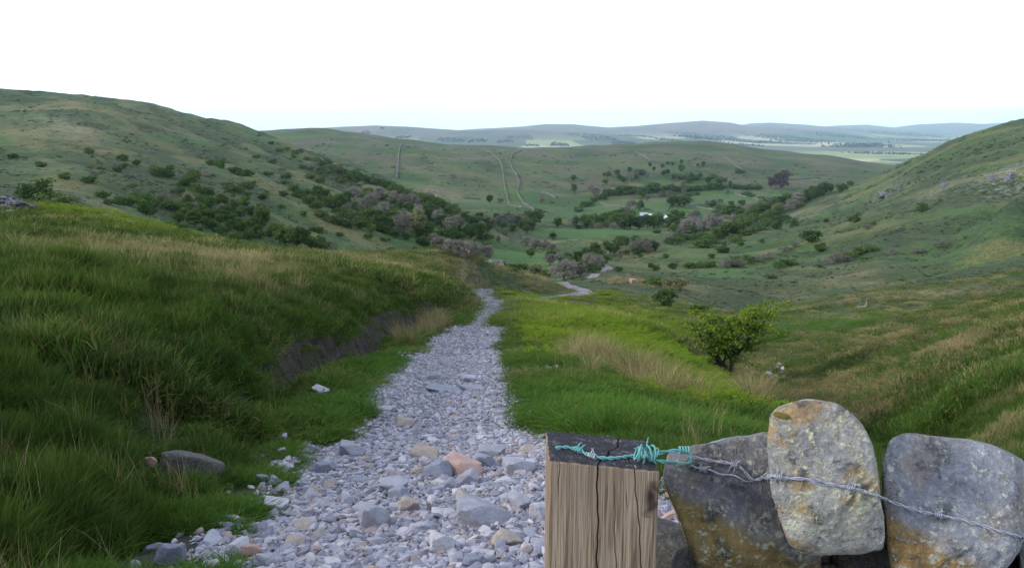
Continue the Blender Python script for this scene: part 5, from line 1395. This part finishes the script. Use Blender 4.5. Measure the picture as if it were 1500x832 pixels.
def shed(px, py, wpx, depth, eave, ridge, roofm, label, doors):
    c = hit(px, py); sc = float(np.hypot(c[0], c[1])) / FPX; L = wpx * sc
    root = bpy.data.objects.new('farm_shed', None); C.objects.link(root); root.location = c; root.rotation_euler = (0, 0, R(-8)); tag(root, label, 'building', 'sheds of the farm in the valley')
    v, f = box(-L/2, L/2, -depth/2, depth/2, -1, eave); g1 = np.array([(-L/2, -depth/2, eave), (-L/2, depth/2, eave), (-L/2, 0, ridge), (L/2, -depth/2, eave), (L/2, depth/2, eave), (L/2, 0, ridge)])
    me = bpy.data.meshes.new('wall'); me.from_pydata([tuple(q) for q in v] + [tuple(q) for q in g1], [], [tuple(int(a) for a in q) for q in f] + [(8, 10, 9), (11, 12, 13)]); me.materials.append(M_FW)
    link(bpy.data.objects.new('wall', me), root)
    e, t, k = .5, .25, (ridge - eave) / (depth / 2)
    pr = [(-depth/2 - e, eave - e * k + .02), (0, ridge + .02), (depth/2 + e, eave - e * k + .02), (depth/2 + e, eave - e * k + t), (0, ridge + t), (-depth/2 - e, eave - e * k + t)]
    V = [(x, a, b) for x in (-L/2 - .4, L/2 + .4) for a, b in pr]
    F = [(i, (i + 1) % 6, 6 + (i + 1) % 6, 6 + i) for i in range(6)] + [(0, 5, 4, 1), (1, 4, 3, 2), (6, 7, 10, 11), (7, 8, 9, 10)]
    me = bpy.data.meshes.new('roof'); me.from_pydata(V, [], F); me.materials.append(roofm); link(bpy.data.objects.new('roof', me), root)
    for d in doors:
        v, f = box(d * L - 1.9, d * L + 1.9, -depth/2 - .06, -depth/2 - .003, -.5, eave * .82); obj_np('door', v, f, M_FD, root, False)
    root['group'] = 'sheds of the farm in the valley'
shed(979, 324, 17, 12, 2.8, 5.2, M_FR, 'long white roofed farm shed at the right end of the farm in the valley', (-.2, .25))
shed(955, 321, 10, 9, 2.6, 4.6, M_FR, 'smaller white roofed shed in the middle of the valley farm', (0,))
shed(943, 320, 11, 9, 2.8, 5.0, M_FS, 'grey slate roofed building at the left end of the valley farm', (.1,))

# crags and stones lying out on the near left slope and the hills
def crag(px, py, wpx, hpx, tone, label, shape, name='rock', flat=1.0, yaw=0.0):
    c = hit(px, py); dist = float(np.linalg.norm(c)); w = wpx / FPX * dist * .5
    o = link(bpy.data.objects.new(name, shape_mesh[tone, shape])); co = np.array([v.co[:] for v in o.data.vertices]); e = co.max(0) - co.min(0)
    sx = 2 * w / e[0]; sz = hpx / FPX * dist / e[2] * 1.3; o.scale = (sx, sx * .8, sz); o.location = (c[0], c[1], c[2] + sz * e[2] * .2); o.rotation_euler = (.1, .06, yaw); tag(o, label, name); return o
def outcrop(px, py, wpx, hpx, label, seed):
    c = hit(px, py); dist = float(np.linalg.norm(c)); w = wpx / FPX * dist * .5; h = hpx / FPX * dist
    g = np.random.default_rng(seed); n_ = np.vstack([g.normal(size=(9, 3)), np.eye(3), -np.eye(3)]); n_ /= np.linalg.norm(n_, axis=1)[:, None]
    P, F = poly_stone(6, n_, np.concatenate([g.uniform(.6, 1, 9), np.full(6, 1.0)]), 26, .22, 2.2, seed, fine=.05)
    P = P * (1 + .06 * np.sign(np.sin((P @ np.array([.3, .2, .93])) * 14 + 3 * fbm3(P * 2, 2, 5))))[:, None]
    o = obj_np('rock', P * np.array([w, w * .7, h]), F, M_CRAG, smooth=False); o.location = (c[0], c[1], c[2] + h * .15); tag(o, label, 'rock')
s = NT('crag_rock'); P_ = s.pos(); n1_ = s.noise(s.scale(P_, 1.2), 1, 6, .7); n2_ = s.noise(s.scale(P_, 6), 1, 5, .7)
s.col(s.mix(s.rng(n2_, .45, .62, 0, .8), s.mix(s.rng(n1_, .4, .62), (0.05, 0.053, 0.06), (0.17, 0.175, 0.19)), (0.30, 0.305, 0.31))).rough(.95); s.bump(n2_, 1, .2); M_CRAG = s.m
outcrop(6, 309, 56, 17, 'dark crag breaking out of the slope at the left edge', 31)
outcrop(9, 319, 30, 8, 'low slab lying below the dark crag at the left edge', 35)
outcrop(1297, 287, 16, 4, 'pale rocky outcrop on the slope of the right hill', 41)
outcrop(1383, 274, 12, 5, 'dark crag on the right hill, left of the higher pair', 42)
outcrop(1452, 264, 12, 6, 'dark crag high on the right hill, left of two', 43)
outcrop(1477, 263, 18, 7, 'dark crag high on the right hill near the right edge', 44)
outcrop(271, 345, 24, 6, 'slaty outcrop at the end of the bracken rise', 32)
outcrop(291, 349, 20, 6, 'darker slaty outcrop right of the first at the end of the bracken rise', 33)
crag(43, 309, 12, 6, 'grey', 'pale stone just right of the dark crag', 2, 'stone')
crag(87, 327, 16, 7, 'grey', 'pale stone in grass below the bracken rise on the left', 3, 'stone')
crag(154, 322, 11, 9, 'grey', 'grey stone in the bracken, left of the pair on the rise', 1, 'stone')
crag(189, 331, 12, 8, 'pale', 'pale stone in the bracken further right along the rise', 2, 'stone')
crag(178, 325, 10, 6, 'blue grey', 'dark stone between the two bracken stones', 3, 'stone')
crag(340, 361, 18, 5, 'pale', 'pale flat rock on the brow below the lower left wood', 3)
crag(469, 371, 10, 5, 'pale', 'small pale rock on the brow right of the flat one', 1)
crag(928, 415, 14, 9, 'pinkish', 'pinkish grey rock on the rough ground beyond the second bend', 2, yaw=.5)

# ------------------------------------------------------------------ the wall head and post in front
def lichen_material(name, base, base2, lich, ochre, ochre_amt, lich_amt, dark_amt):
    s = NT(name); O = s.objc()
    nb = s.noise(O, 7, 6, .65, .4); nm = s.noise(O, 22, 6, .7, .3); nf = s.noise(O, 90, 5, .7)
    c = s.mix(s.rng(nb, .36, .64), base, base2)
    c = s.mix(s.rng(nf, .42, .7, 0, .5), c, tuple(v * 1.5 for v in base2))
    o1 = s.math('MULTIPLY', s.rng(s.noise(s.scale(O, (1, 1, 1.4)), 9, 5, .65), .48, .60), ochre_amt)
    oc = s.mix(s.rng(nm, .35, .65), ochre, tuple(v * .5 for v in ochre)); oc = s.mix(s.rng(nf, .5, .72, 0, .6), oc, (0.30, 0.25, 0.12))
    c = s.mix(s.math('MAXIMUM', o1, s.math('MULTIPLY', s.attr('ochre'), s.rng(nm, .22, .40))), c, oc)
    c = s.mix(s.math('MULTIPLY', s.rng(nm, .54, .66), dark_amt), c, (0.045, 0.047, 0.058))
    v = s.voro(O, 58); l1 = s.math('MULTIPLY', s.rng(s.math('ADD', s.math('MULTIPLY', nb, .55), s.math('MULTIPLY', nf, .6)), .57, .66), s.rng(v, .55, .3))
    l2 = s.math('MULTIPLY', s.rng(s.noise(O, 30, 6, .75), .54, .6), s.rng(nf, .40, .52))
    c = s.mix(s.math('MULTIPLY', s.math('MAXIMUM', l1, l2), lich_amt), c, lich)
    s.col(c).rough(.92)
    s.bump(s.math('ADD', s.math('ADD', nm, s.math('MULTIPLY', nf, .5)), s.math('MULTIPLY', l2, .2)), 1.0, .022)
    return s.m
ML_A = lichen_material('wall_stone_dark', (0.10, 0.102, 0.12), (0.21, 0.208, 0.222), (0.44, 0.45, 0.36), (0.225, 0.16, 0.055), .3, .75, .9)
ML_B = lichen_material('wall_stone_pale', (0.20, 0.20, 0.215), (0.39, 0.38, 0.325), (0.60, 0.60, 0.42), (0.42, 0.26, 0.09), .75, .9, .8)
ML_C = lichen_material('wall_stone_grey', (0.17, 0.18, 0.215), (0.295, 0.30, 0.33), (0.54, 0.55, 0.50), (0.34, 0.22, 0.085), .34, .65, .7)
ML_SHADE = lichen_material('wall_stone_shade', (0.06, 0.06, 0.065), (0.11, 0.105, 0.10), (0.28, 0.28, 0.24), (0.13, 0.09, 0.04), .4, .3, .8)
HERO_V, HERO_F, hn_ = [], [], [0]
def wall_stone(label, outline, Y, front, back, planes, mat, seed, sub=6, p=13, amp=.055, ochre=None, freq=2.2, name='wall_stone'):
    oc_ = np.array(outline, float); oc_ = oc_.mean(0) + (oc_ - oc_.mean(0)) * (1.035 if sub == 6 else 1.0)
    W3 = np.array([W(px, py, Y) for px, py in oc_]); cxz = W3[:, [0, 2]].mean(0)
    q = W3[:, [0, 2]] - cxz
    N, OF = [], []
    area = sum(q[i][0] * q[(i+1) % len(q)][1] - q[(i+1) % len(q)][0] * q[i][1] for i in range(len(q)))
    for i in range(len(q)):
        a, b = W3[i], W3[(i + 1) % len(q)]; e = q[(i + 1) % len(q)] - q[i]; out = np.array([e[1], 0, -e[0]]) * np.sign(area)
        nn = np.cross(a, b); nn /= np.linalg.norm(nn); nn *= np.sign(nn @ out)          # sides narrow towards the back of the stone
        N.append(tuple(nn)); OF.append(max(.01, nn @ (a - np.array([cxz[0], Y, cxz[1]]))))
    N.append((0, 1, 0)); OF.append(back)
    for n, o in planes: n = np.array(n, float); n /= np.linalg.norm(n); N.append(tuple(n)); OF.append(o)
    sc = float(np.sqrt(abs(area) / 2 / math.pi))
    gq = np.random.default_rng(seed + 77); N0, O0 = np.array(N), np.array(OF)
    for _ in range(9):                                   # broken facets
        dn = gq.normal(size=3); dn[1] = -abs(dn[1]) - 1.1; dn /= np.linalg.norm(dn)
        # how far the block reaches along dn, from a ring of trial directions
        T = gq.normal(size=(500, 3)); T /= np.linalg.norm(T, axis=1)[:, None]; rr_ = 1 / (np.maximum(T @ N0.T, 1e-6) / O0).max(1)
        N.append(tuple(dn)); OF.append(float((rr_[:, None] * T @ dn).max()) * gq.uniform(.86, .98))
    N = np.array(N); OF = np.array(OF) / sc
    N = np.vstack([N, np.eye(3), -np.eye(3)]); OF = np.concatenate([OF, np.full(6, 1.9)])
    P, F = poly_stone(sub, N, OF, p, amp, freq, seed, fine=.012)
    # broken ledges across the bedding
    led = np.floor((P @ np.array([.25, .2, .9])) * 5 + fbm3(P * 1.5, 2, seed + 9) * 2)
    P = P * (1 + .012 * np.sin(led * 12.9))[:, None]
    # open joints and chipped hollows
    P = P * (1 - .05 * np.exp(-(fbm3(P * 1.3, 3, seed + 3) / .035) ** 2) * (noise3(P * .9, seed + 4) > 0))[:, None]
    P = P * sc
    o = link(bpy.data.objects.new(name, mesh_np(name, P, F, True, mat)))
    o.location = (cxz[0], Y, cxz[1]); tag(o, label, 'stone')
    wp = P + np.array(o.location)
    oc = np.zeros(len(P))
    if ochre is not None:
        # ochre staining below a line given by two sightings
        (ax, ay), (bx, by) = ochre; a3, b3 = W(ax, ay, Y), W(bx, by, Y)
        line = a3[2] + (wp[:, 0] - a3[0]) * (b3[2] - a3[2]) / (b3[0] - a3[0])
        oc = sstep(.02, -.02, wp[:, 2] - line + .03 * fbm3(wp * 14, 3, seed))
    fattr(o.data, 'ochre', oc)
    HERO_V.append(wp); HERO_F.append(F + hn_[0]); hn_[0] += len(wp)
    return o
wall_stone('dark angular cope stone with ochre lower face, between post and pale stone',
           [(984, 668), (1012, 655), (1060, 648), (1150, 634), (1195, 700), (1200, 800), (1200, 920), (1060, 920), (1028, 840), (990, 780), (974, 715)], 1.50, .1, .16,
           [((-.05, -1, .55), .085), ((.1, -1, -.5), .105), ((-1, -.8, -.1), .17)], ML_A, 801, ochre=((985, 702), (1140, 780)), p=44, amp=.07)
wall_stone('upright pale lichen crusted cope stone, tallest stone on the wall',
           [(1125, 622), (1142, 600), (1190, 588), (1234, 600), (1264, 628), (1281, 672), (1287, 718), (1296, 770), (1292, 808), (1240, 814), (1180, 816), (1160, 798), (1142, 755), (1124, 700), (1127, 655)], 1.41, .1, .14,
           [((-.1, -1, .25), .10), ((.1, -1, -.18), .11), ((.05, -.45, -1), .135)], ML_B, 802, p=36, amp=.06, ochre=((1160, 782), (1290, 850)))
wall_stone('large slab sided grey cope stone at the right edge with orange staining below',
           [(1309, 648), (1325, 640), (1420, 648), (1480, 668), (1535, 704), (1530, 770), (1500, 800), (1500, 960), (1312, 960), (1302, 800), (1290, 730), (1294, 690)], 1.44, .1, .2,
           [((.02, -1, .62), .085), ((-.05, -1, -.12), .105), ((-.8, -1, .1), .15)], ML_C, 803, p=44, amp=.05, ochre=((1310, 745), (1480, 840)))
wall_stone('shadowed end of another stone beyond the large grey one at the right edge',
           [(1488, 772), (1560, 750), (1620, 800), (1600, 900), (1500, 900)], 1.5, .1, .15, [((0, -1, .2), .08)], ML_C, 804, 4)
# the course below and the hearting behind, stone colour darkened to paint the shade of the gaps
LOWER = [('shade darkened stone bedded under the angular stone beside the post', [(985, 806), (1030, 798), (1075, 825), (1080, 930), (975, 930)], 1.52, .1),
         ('shade darkened stone bedded under the tall pale stone', [(1075, 850), (1200, 822), (1245, 830), (1250, 960), (1080, 960)], 1.52, .1),
         ('shade darkened stone filling the wall below the gap between the pale and grey stones', [(1215, 800), (1310, 790), (1345, 840), (1340, 960), (1225, 960)], 1.56, .1),
         ('shade darkened stone bedded under the large grey stone', [(1335, 862), (1500, 862), (1520, 980), (1335, 980)], 1.50, .1),
         ('shade darkened stone packed behind the gap right of the tall pale stone', [(1225, 745), (1290, 728), (1345, 740), (1350, 860), (1225, 860)], 1.68, .1),
         ('shade darkened stone packed behind the tall pale stone', [(1100, 735), (1235, 735), (1240, 860), (1100, 860)], 1.72, .1),
         ('shade darkened stone packed behind the right end of the wall', [(1440, 745), (1580, 745), (1580, 880), (1440, 880)], 1.72, .1)]
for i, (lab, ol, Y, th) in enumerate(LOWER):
    wall_stone(lab, ol, Y, .1, .11, [((0, -1, .25), .09), ((.2, -1, -.3), .10)], ML_SHADE, 820 + i, 4, 14, .08)
# lower rows carry the wall to the ground
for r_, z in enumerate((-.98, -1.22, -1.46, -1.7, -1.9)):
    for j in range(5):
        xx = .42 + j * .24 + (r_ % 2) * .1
        P, F = rubble(850 + r_ * 7 + j, 4, .75, 14); o = obj_np('wall_stone', P * np.array([.16, .17, .155]), F, ML_SHADE); o.location = (xx, 1.58 + .02 * (j % 2), z)
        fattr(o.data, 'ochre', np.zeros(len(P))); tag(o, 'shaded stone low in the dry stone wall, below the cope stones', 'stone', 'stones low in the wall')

# post
def post():
    hw_, dp = .0955, .135; f0 = W(885.5, 681, 1.30); xc, yc, zt = f0[0], 1.30, f0[2]
    cracks = [(-.0115, -.008, .0015, .02, 0, 1), (.016, .025, .0008, .008, .035, 1), (.052, .072, .0010, .012, 0, 1), (-.078, -.078, .0008, .008, 0, .4), (.037, .045, .0007, .006, .045, .5)]
    def cut(x, zz):
        """depth of the drying cracks at x, zz below the top"""
        d = 0
        for x0, x1, w, dep, za, zb in cracks:
            t = zz / .2; cxk = x0 + (x1 - x0) * t + .0011 * np.sin(zz * 47 + x0 * 300) + .0006 * np.sin(zz * 140 + x0 * 90)
            on = sstep(za - .01, za + .02, zz) * (1 if zb == 1 else sstep(zb * .2, zb * .1, zz))
            d = np.maximum(d, dep * on * np.clip(1 - np.abs(x - cxk) / w, 0, 1))
        return d
    parts = []
    def grid(U, V, fn):
        uu_, vv_ = np.meshgrid(U, V); P = fn(uu_.ravel(), vv_.ravel()); i = np.arange(uu_.size).reshape(uu_.shape)
        parts.append((P, np.stack([i[:-1, :-1], i[:-1, 1:], i[1:, 1:], i[1:, :-1]], -1).reshape(-1, 4)))
    X = np.linspace(-hw_, hw_, 330); Zs = np.concatenate([np.linspace(0, .24, 260), np.linspace(.24, 1.4, 20)[1:]]); Yd = np.linspace(0, dp, 110)
    def ztop(x, y): return zt - .105 * x - .006 * (x < -2) + .0016 * fbm2(x * 60, y * 60, 3, 3) + .0012 * np.sin(x * 900 + y * 200) * .4
    def grain(x, zz): return .0011 * fbm2(x * 130, zz * 6, 3, 6) + .0006 * noise2(x * 420, zz * 12, 7)
    # worn arrises
    def arris(P):
        P = P.copy(); x = P[:, 0] - xc; y = P[:, 1] - yc
        ex = np.clip((np.abs(x) - hw_ + .006) / .006, 0, 1) ** 2; ey = np.clip((.006 - y) / .006, 0, 1) ** 2; ez = np.clip((P[:, 2] - (zt - .105 * x) + .006) / .006, 0, 1) ** 2
        P[:, 0] -= np.sign(x) * .0018 * ex * np.maximum(ey, ez); P[:, 1] += .0018 * ey * np.maximum(ex, ez); P[:, 2] -= .0022 * ez * np.maximum(ex, ey)
        return P
    def front(x, zz):
        y = cut(x, zz) + grain(x, zz); kn = np.exp(-(((x - .084) / .010) ** 2 + ((zz - .052) / .02) ** 2)); y = y + .005 * kn
        return arris(np.stack([xc + x, yc + y, ztop(x, y * 0) - zz], -1))
    def top(x, y):
        xk = -.0115 + .02 * sstep(0, .05, y) + .030 * sstep(.04, .11, y) + .002 * np.sin(y * 160); dk = .014 * np.clip(1 - np.abs(x - xk) / .0018, 0, 1)
        x2 = .052 - .02 * y / dp + .001 * np.sin(y * 200); dk = np.maximum(dk, .010 * np.clip(1 - np.abs(x - x2) / .0012, 0, 1) * (y < .05))
        return arris(np.stack([xc + x, yc + y, ztop(x, y) - dk], -1))
    grid(X, Zs, front); grid(X, Yd, top)
    for sgn in (-1, 1):
        grid(Yd, Zs, lambda y, zz, sgn=sgn: arris(np.stack([xc + sgn * (hw_ + grain(y, zz)), yc + y, ztop(sgn * hw_, y * 0) - zz], -1)))
    grid(np.linspace(-hw_, hw_, 20), Zs[::6], lambda x, zz: np.stack([xc + x, yc + dp + 0 * x, ztop(x, 0 * x) - zz], -1))
    V, F = join(parts)
    s = NT('weathered_post_wood'); P = s.pos(); G_ = s.n('ShaderNodeNewGeometry')
    ln = s.scale(P, (150, 150, 3.5)); wv = s.noise(ln, 1, 4, .6, 1.2); ring = s.noise(s.scale(P, (34, 34, 1.6)), 1, 3, .5, 2.0); bl = s.noise(s.scale(P, (9, 9, 5)), 1, 4, .6)
    c = s.mix(s.rng(wv, .38, .62), (0.085, 0.060, 0.042), (0.245, 0.184, 0.130)); c = s.mix(s.rng(ring, .42, .58, 0, .55), c, (0.285, 0.222, 0.165))
    c = s.mix(s.rng(bl, .42, .62, 0, .5), c, (0.19, 0.145, 0.105)); c = s.mix(s.rng(bl, .62, .75, 0, .5), c, (0.09, 0.068, 0.055))
    c = s.mix(s.attr('knot'), c, (0.035, 0.024, 0.018))
    tw = s.mix(s.rng(s.noise(s.scale(P, (60, 60, 60)), 1, 5, .7), .5, .72), (0.022, 0.022, 0.027), (0.085, 0.085, 0.095)); tw = s.mix(s.rng(s.noise(s.scale(P, (18, 40, 18)), 1, 4, .7), .60, .70, 0, .8), tw, (0.22, 0.21, 0.21))
    c = s.mix(s.attr('top'), c, tw); s.col(c).rough(.9); s.bump(s.math('ADD', wv, s.math('MULTIPLY', ring, .6)), .5, .004)
    o = obj_np('fence_post', V, F, s.m); tag(o, 'thick weathered square wooden post with a blackened cracked top', 'post')
    nf_, nt_ = len(X) * len(Zs), len(X) * len(Yd); tp = np.zeros(len(V)); tp[nf_:nf_ + nt_] = 1
    zr = (zt - .105 * (V[:, 0] - xc)) - V[:, 2]; tp = np.maximum(tp, sstep(.004, 0, zr + .004 * noise2(V[:, 0] * 60, V[:, 1] * 60, 4))); fattr(o.data, 'top', tp)
    xr = V[:, 0] - xc; kn = np.exp(-(((xr - .084) / .011) ** 2 + ((zr - .055) / .024) ** 2)) * (1 - tp); fattr(o.data, 'knot', np.clip(kn * 1.1 + .5 * sstep(.012, 0, np.abs(xr - .09 + .03 * noise2(zr * 30, zr * 0, 5))) * (zr < .09) * (zr > .02), 0, 1))
    HERO_V.append(V); HERO_F.append(F + hn_[0]); hn_[0] += len(V)
post()

# barbed wire
from mathutils.bvhtree import BVHTree
HV = np.concatenate(HERO_V); tris = []
for f in HERO_F:
    tris.append(f if f.shape[1] == 3 else np.concatenate([f[:, :3], f[:, [0, 2, 3]]]))
bvh = BVHTree.FromPolygons([tuple(v) for v in HV], [tuple(int(a) for a in t) for t in np.concatenate(tris)])
def lay(px, py, Y, lift=.006):
    d = ray(px, py); d = d / np.linalg.norm(d)
    h_ = bvh.ray_cast(Vector((0, 0, 0)), Vector(d))
    if h_[0] is not None and h_[3] < Y * 1.12: return np.array(h_[0]) + np.array(h_[1]) * (lift if h_[1] @ Vector(d) < 0 else -lift)
    return W(px, py, Y)
def path(pts_, m=10, lift=.006):
    Q = catmull(np.array(pts_, float), 16); D = np.array([ray(a, b) for a, b, _ in Q]); D /= np.linalg.norm(D, axis=1)[:, None]
    free = Q[:, 2] / D[:, 1]; lim = np.full(len(Q), 1e9)
    for i_, d in enumerate(D):
        h_ = bvh.ray_cast(Vector((0, 0, 0)), Vector(d))
        if h_[0] is not None and h_[3] < 2.2: lim[i_] = h_[3] - lift
    t = np.where(lim < free * 1.10, lim, np.minimum(free, lim))
    for _ in range(14):
        t[1:-1] = (t[:-2] + 2 * t[1:-1] + t[2:]) / 4; t = np.minimum(t, lim)
    return D * t[:, None]
def twist(P, r=.0019, pitch=.03, ph=0.0):
    t = np.gradient(P, axis=0); L = np.concatenate([[0], np.cumsum(np.linalg.norm(np.diff(P, axis=0), axis=1))]); t /= np.linalg.norm(t, axis=1)[:, None] + 1e-9
    n = np.cross(t, [0, 0, 1.0]); n /= np.linalg.norm(n, axis=1)[:, None]; b = np.cross(t, n); a = L / pitch * 2 * np.pi + ph
    return P + r * (n * np.cos(a)[:, None] + b * np.sin(a)[:, None])
def resample(P, step=.002):
    L = np.concatenate([[0], np.cumsum(np.linalg.norm(np.diff(P, axis=0), axis=1))]); u = np.arange(0, L[-1], step)
    Q = np.stack([np.interp(u, L, P[:, k]) for k in range(3)], -1)
    for _ in range(3): Q[1:-1] = (Q[:-2] + 2 * Q[1:-1] + Q[2:]) / 4
    return Q
s = NT('green_plastic_coat'); s.col(s.mix(s.noise(s.pos(), 220, 3), (0.06, 0.235, 0.225), (0.15, 0.34, 0.33))).rough(.5); M_GW = s.m
s = NT('galvanised_wire'); s.col(s.mix(s.rng(s.noise(s.pos(), 160, 4, .7), .35, .7), (0.20, 0.205, 0.25), (0.42, 0.43, 0.49))).rough(.55); s.b.inputs['Metallic'].default_value = .35; M_ZW = s.m
wire = bpy.data.objects.new('barbed_wire', None); C.objects.link(wire); wp0 = lay(945, 668, 1.33); wire.location = wp0
tag(wire, 'twisted barbed wire, green on the post and bare grey over the stones', 'wire')
def wpart(name, pieces, m, label=None):
    v, f = join(pieces); o = obj_np(name, v - wp0, f, m, wire)
    if label: o['label'] = label
    return o
RW = .0017
g1 = resample(path([(814, 656, 1.35), (830, 655, 1.35), (848, 659, 1.35), (868, 668, 1.34), (895, 671, 1.33), (925, 668, 1.33), (948, 668, 1.33)]))
g2 = resample(path([(948, 670, 1.33), (962, 664, 1.34), (985, 660, 1.34), (1004, 662, 1.36), (1013, 670, 1.38), (1008, 678, 1.38), (990, 678, 1.36), (966, 675, 1.33), (948, 672, 1.33)], lift=.009))
wpart('green_strand', [tube(twist(g1, ph=0), RW), tube(twist(g1, ph=np.pi), RW), tube(twist(g2, pitch=.05), RW), tube(twist(g2, pitch=.05, ph=np.pi), RW)], M_GW, 'green plastic coated end of the wire looped over the post')
# knot
kg = np.random.default_rng(33); kp = []
kc = lay(946, 664, 1.33, .01)
for i in range(7):
    a = np.linspace(0, 2 * np.pi * 1.15, 26); ax = (i - 3) * .0055
    kp.append(tube(np.stack([kc[0] + ax + .004 * np.sin(a + i), kc[1] + .009 * np.cos(a) - .003, kc[2] + .002 + (.011 + .004 * math.sin(i * 1.7)) * np.sin(a)], -1), RW))
for dx, dz, dy in ((-.022, .012, -.004), (.004, .030, .002), (.018, -.016, -.006), (-.008, -.022, -.006)):
    kp.append(tube(np.array([kc, kc + np.array([dx * .5, dy, dz * .6]), kc + np.array([dx, dy, dz])]), [RW, RW, RW * .4]))
wpart('knot', kp, M_GW)
kp = []; kc2 = lay(1002, 659, 1.36, .01)
for i in range(4):
    a = np.linspace(0, 2 * np.pi, 22); kp.append(tube(np.stack([kc2[0] + (i - 1.5) * .005 + 0 * a, kc2[1] + .006 * np.cos(a), kc2[2] + .006 * np.sin(a)], -1), RW))
wpart('knot', kp, M_GW)
b1 = resample(path([(1010, 668, 1.38), (1040, 674, 1.42), (1070, 679, 1.42), (1088, 687, 1.40), (1100, 701, 1.38), (1112, 702, 1.37), (1124, 696, 1.35), (1150, 700, 1.33), (1190, 702, 1.32), (1225, 711, 1.32), (1248, 714, 1.33), (1275, 723, 1.34), (1310, 736, 1.35), (1345, 748, 1.34), (1375, 754, 1.33), (1420, 764, 1.33), (1460, 776, 1.34), (1500, 788, 1.34), (1560, 806, 1.35)], lift=.007))
b2 = resample(path([(1012, 680, 1.39), (1035, 688, 1.42), (1070, 696, 1.41), (1098, 704, 1.38), (1120, 700, 1.36), (1142, 698, 1.33), (1180, 703, 1.32), (1222, 713, 1.32)], lift=.006))
wpart('grey_strand', [tube(twist(b1, pitch=.055, r=.0018), RW), tube(twist(b1, pitch=.055, r=.0018, ph=np.pi), RW), tube(twist(b2, pitch=.05), RW)], M_ZW, 'bare grey galvanised wire drawn over the cope stones')
def barb(P, i, m, seed):
    g = np.random.default_rng(seed); c = P[i]; t = P[min(i + 3, len(P) - 1)] - P[max(i - 3, 0)]; t /= np.linalg.norm(t); n = np.cross(t, [0, 0, 1.0]); n /= np.linalg.norm(n); b = np.cross(n, t)
    pc = []
    for k in (-1, 1):
        a = np.linspace(0, 2 * np.pi * 2, 36); cc = c + t * (k * .0035)
        pc.append(tube(cc + t[None] * (a / (4 * np.pi) - .5)[:, None] * .007 + n[None] * (.0046 * np.cos(a))[:, None] + b[None] * (.0046 * np.sin(a))[:, None], RW * .8))
        for sgn in (-1, 1):
            d = b * sgn + n * g.normal(0, .5) + t * g.normal(0, .45); d /= np.linalg.norm(d); pc.append(tube(np.array([cc + b * sgn * .003, cc + b * sgn * .004 + d * .006, cc + d * .017]), [RW * .8, RW * .8, RW * .2]))
    wpart('barb', pc, m)
def near_i(P, px, py):
    d = ray(px, py); d /= np.linalg.norm(d); c = P - (P @ d)[:, None] * d; return int(np.argmin((c ** 2).sum(1)))
for j, (px, py) in enumerate(((848, 659), (868, 668))): barb(g1, near_i(g1, px, py), M_GW if j == 0 else M_ZW, 40 + j)
for j, (px, py) in enumerate(((1075, 680), (1124, 696), (1140, 699), (1246, 714), (1374, 754), (1497, 787))): barb(b1, near_i(b1, px, py), M_ZW, 50 + j)
barb(b2, near_i(b2, 1030, 686), M_ZW, 60)
# moss on the shoulder of the tall stone and in a notch of the dark one
s = NT('brown_moss'); s.col(s.mix(s.noise(s.pos(), 120, 4, .7), (0.060, 0.046, 0.010), (0.20, 0.135, 0.035))).rough(1); s.bump(s.noise(s.pos(), 400, 3), 1, .004); M_MOSS = s.m
def moss(px, py, Y, rx, ry, rz, label, dz):
    V, F = ICO[4]; P = V * (1 + .35 * fbm3(V * 2.5, 4, int(px)))[:, None] * np.array([rx, ry, rz])
    c = lay(px, py, Y, 0); o = obj_np('moss', P, F, M_MOSS); o.location = c + np.array([0, .006, dz]); tag(o, label, 'moss')
moss(1150, 606, 1.44, .018, .014, .005, 'brown green moss on the left shoulder of the tall pale stone', -.004)
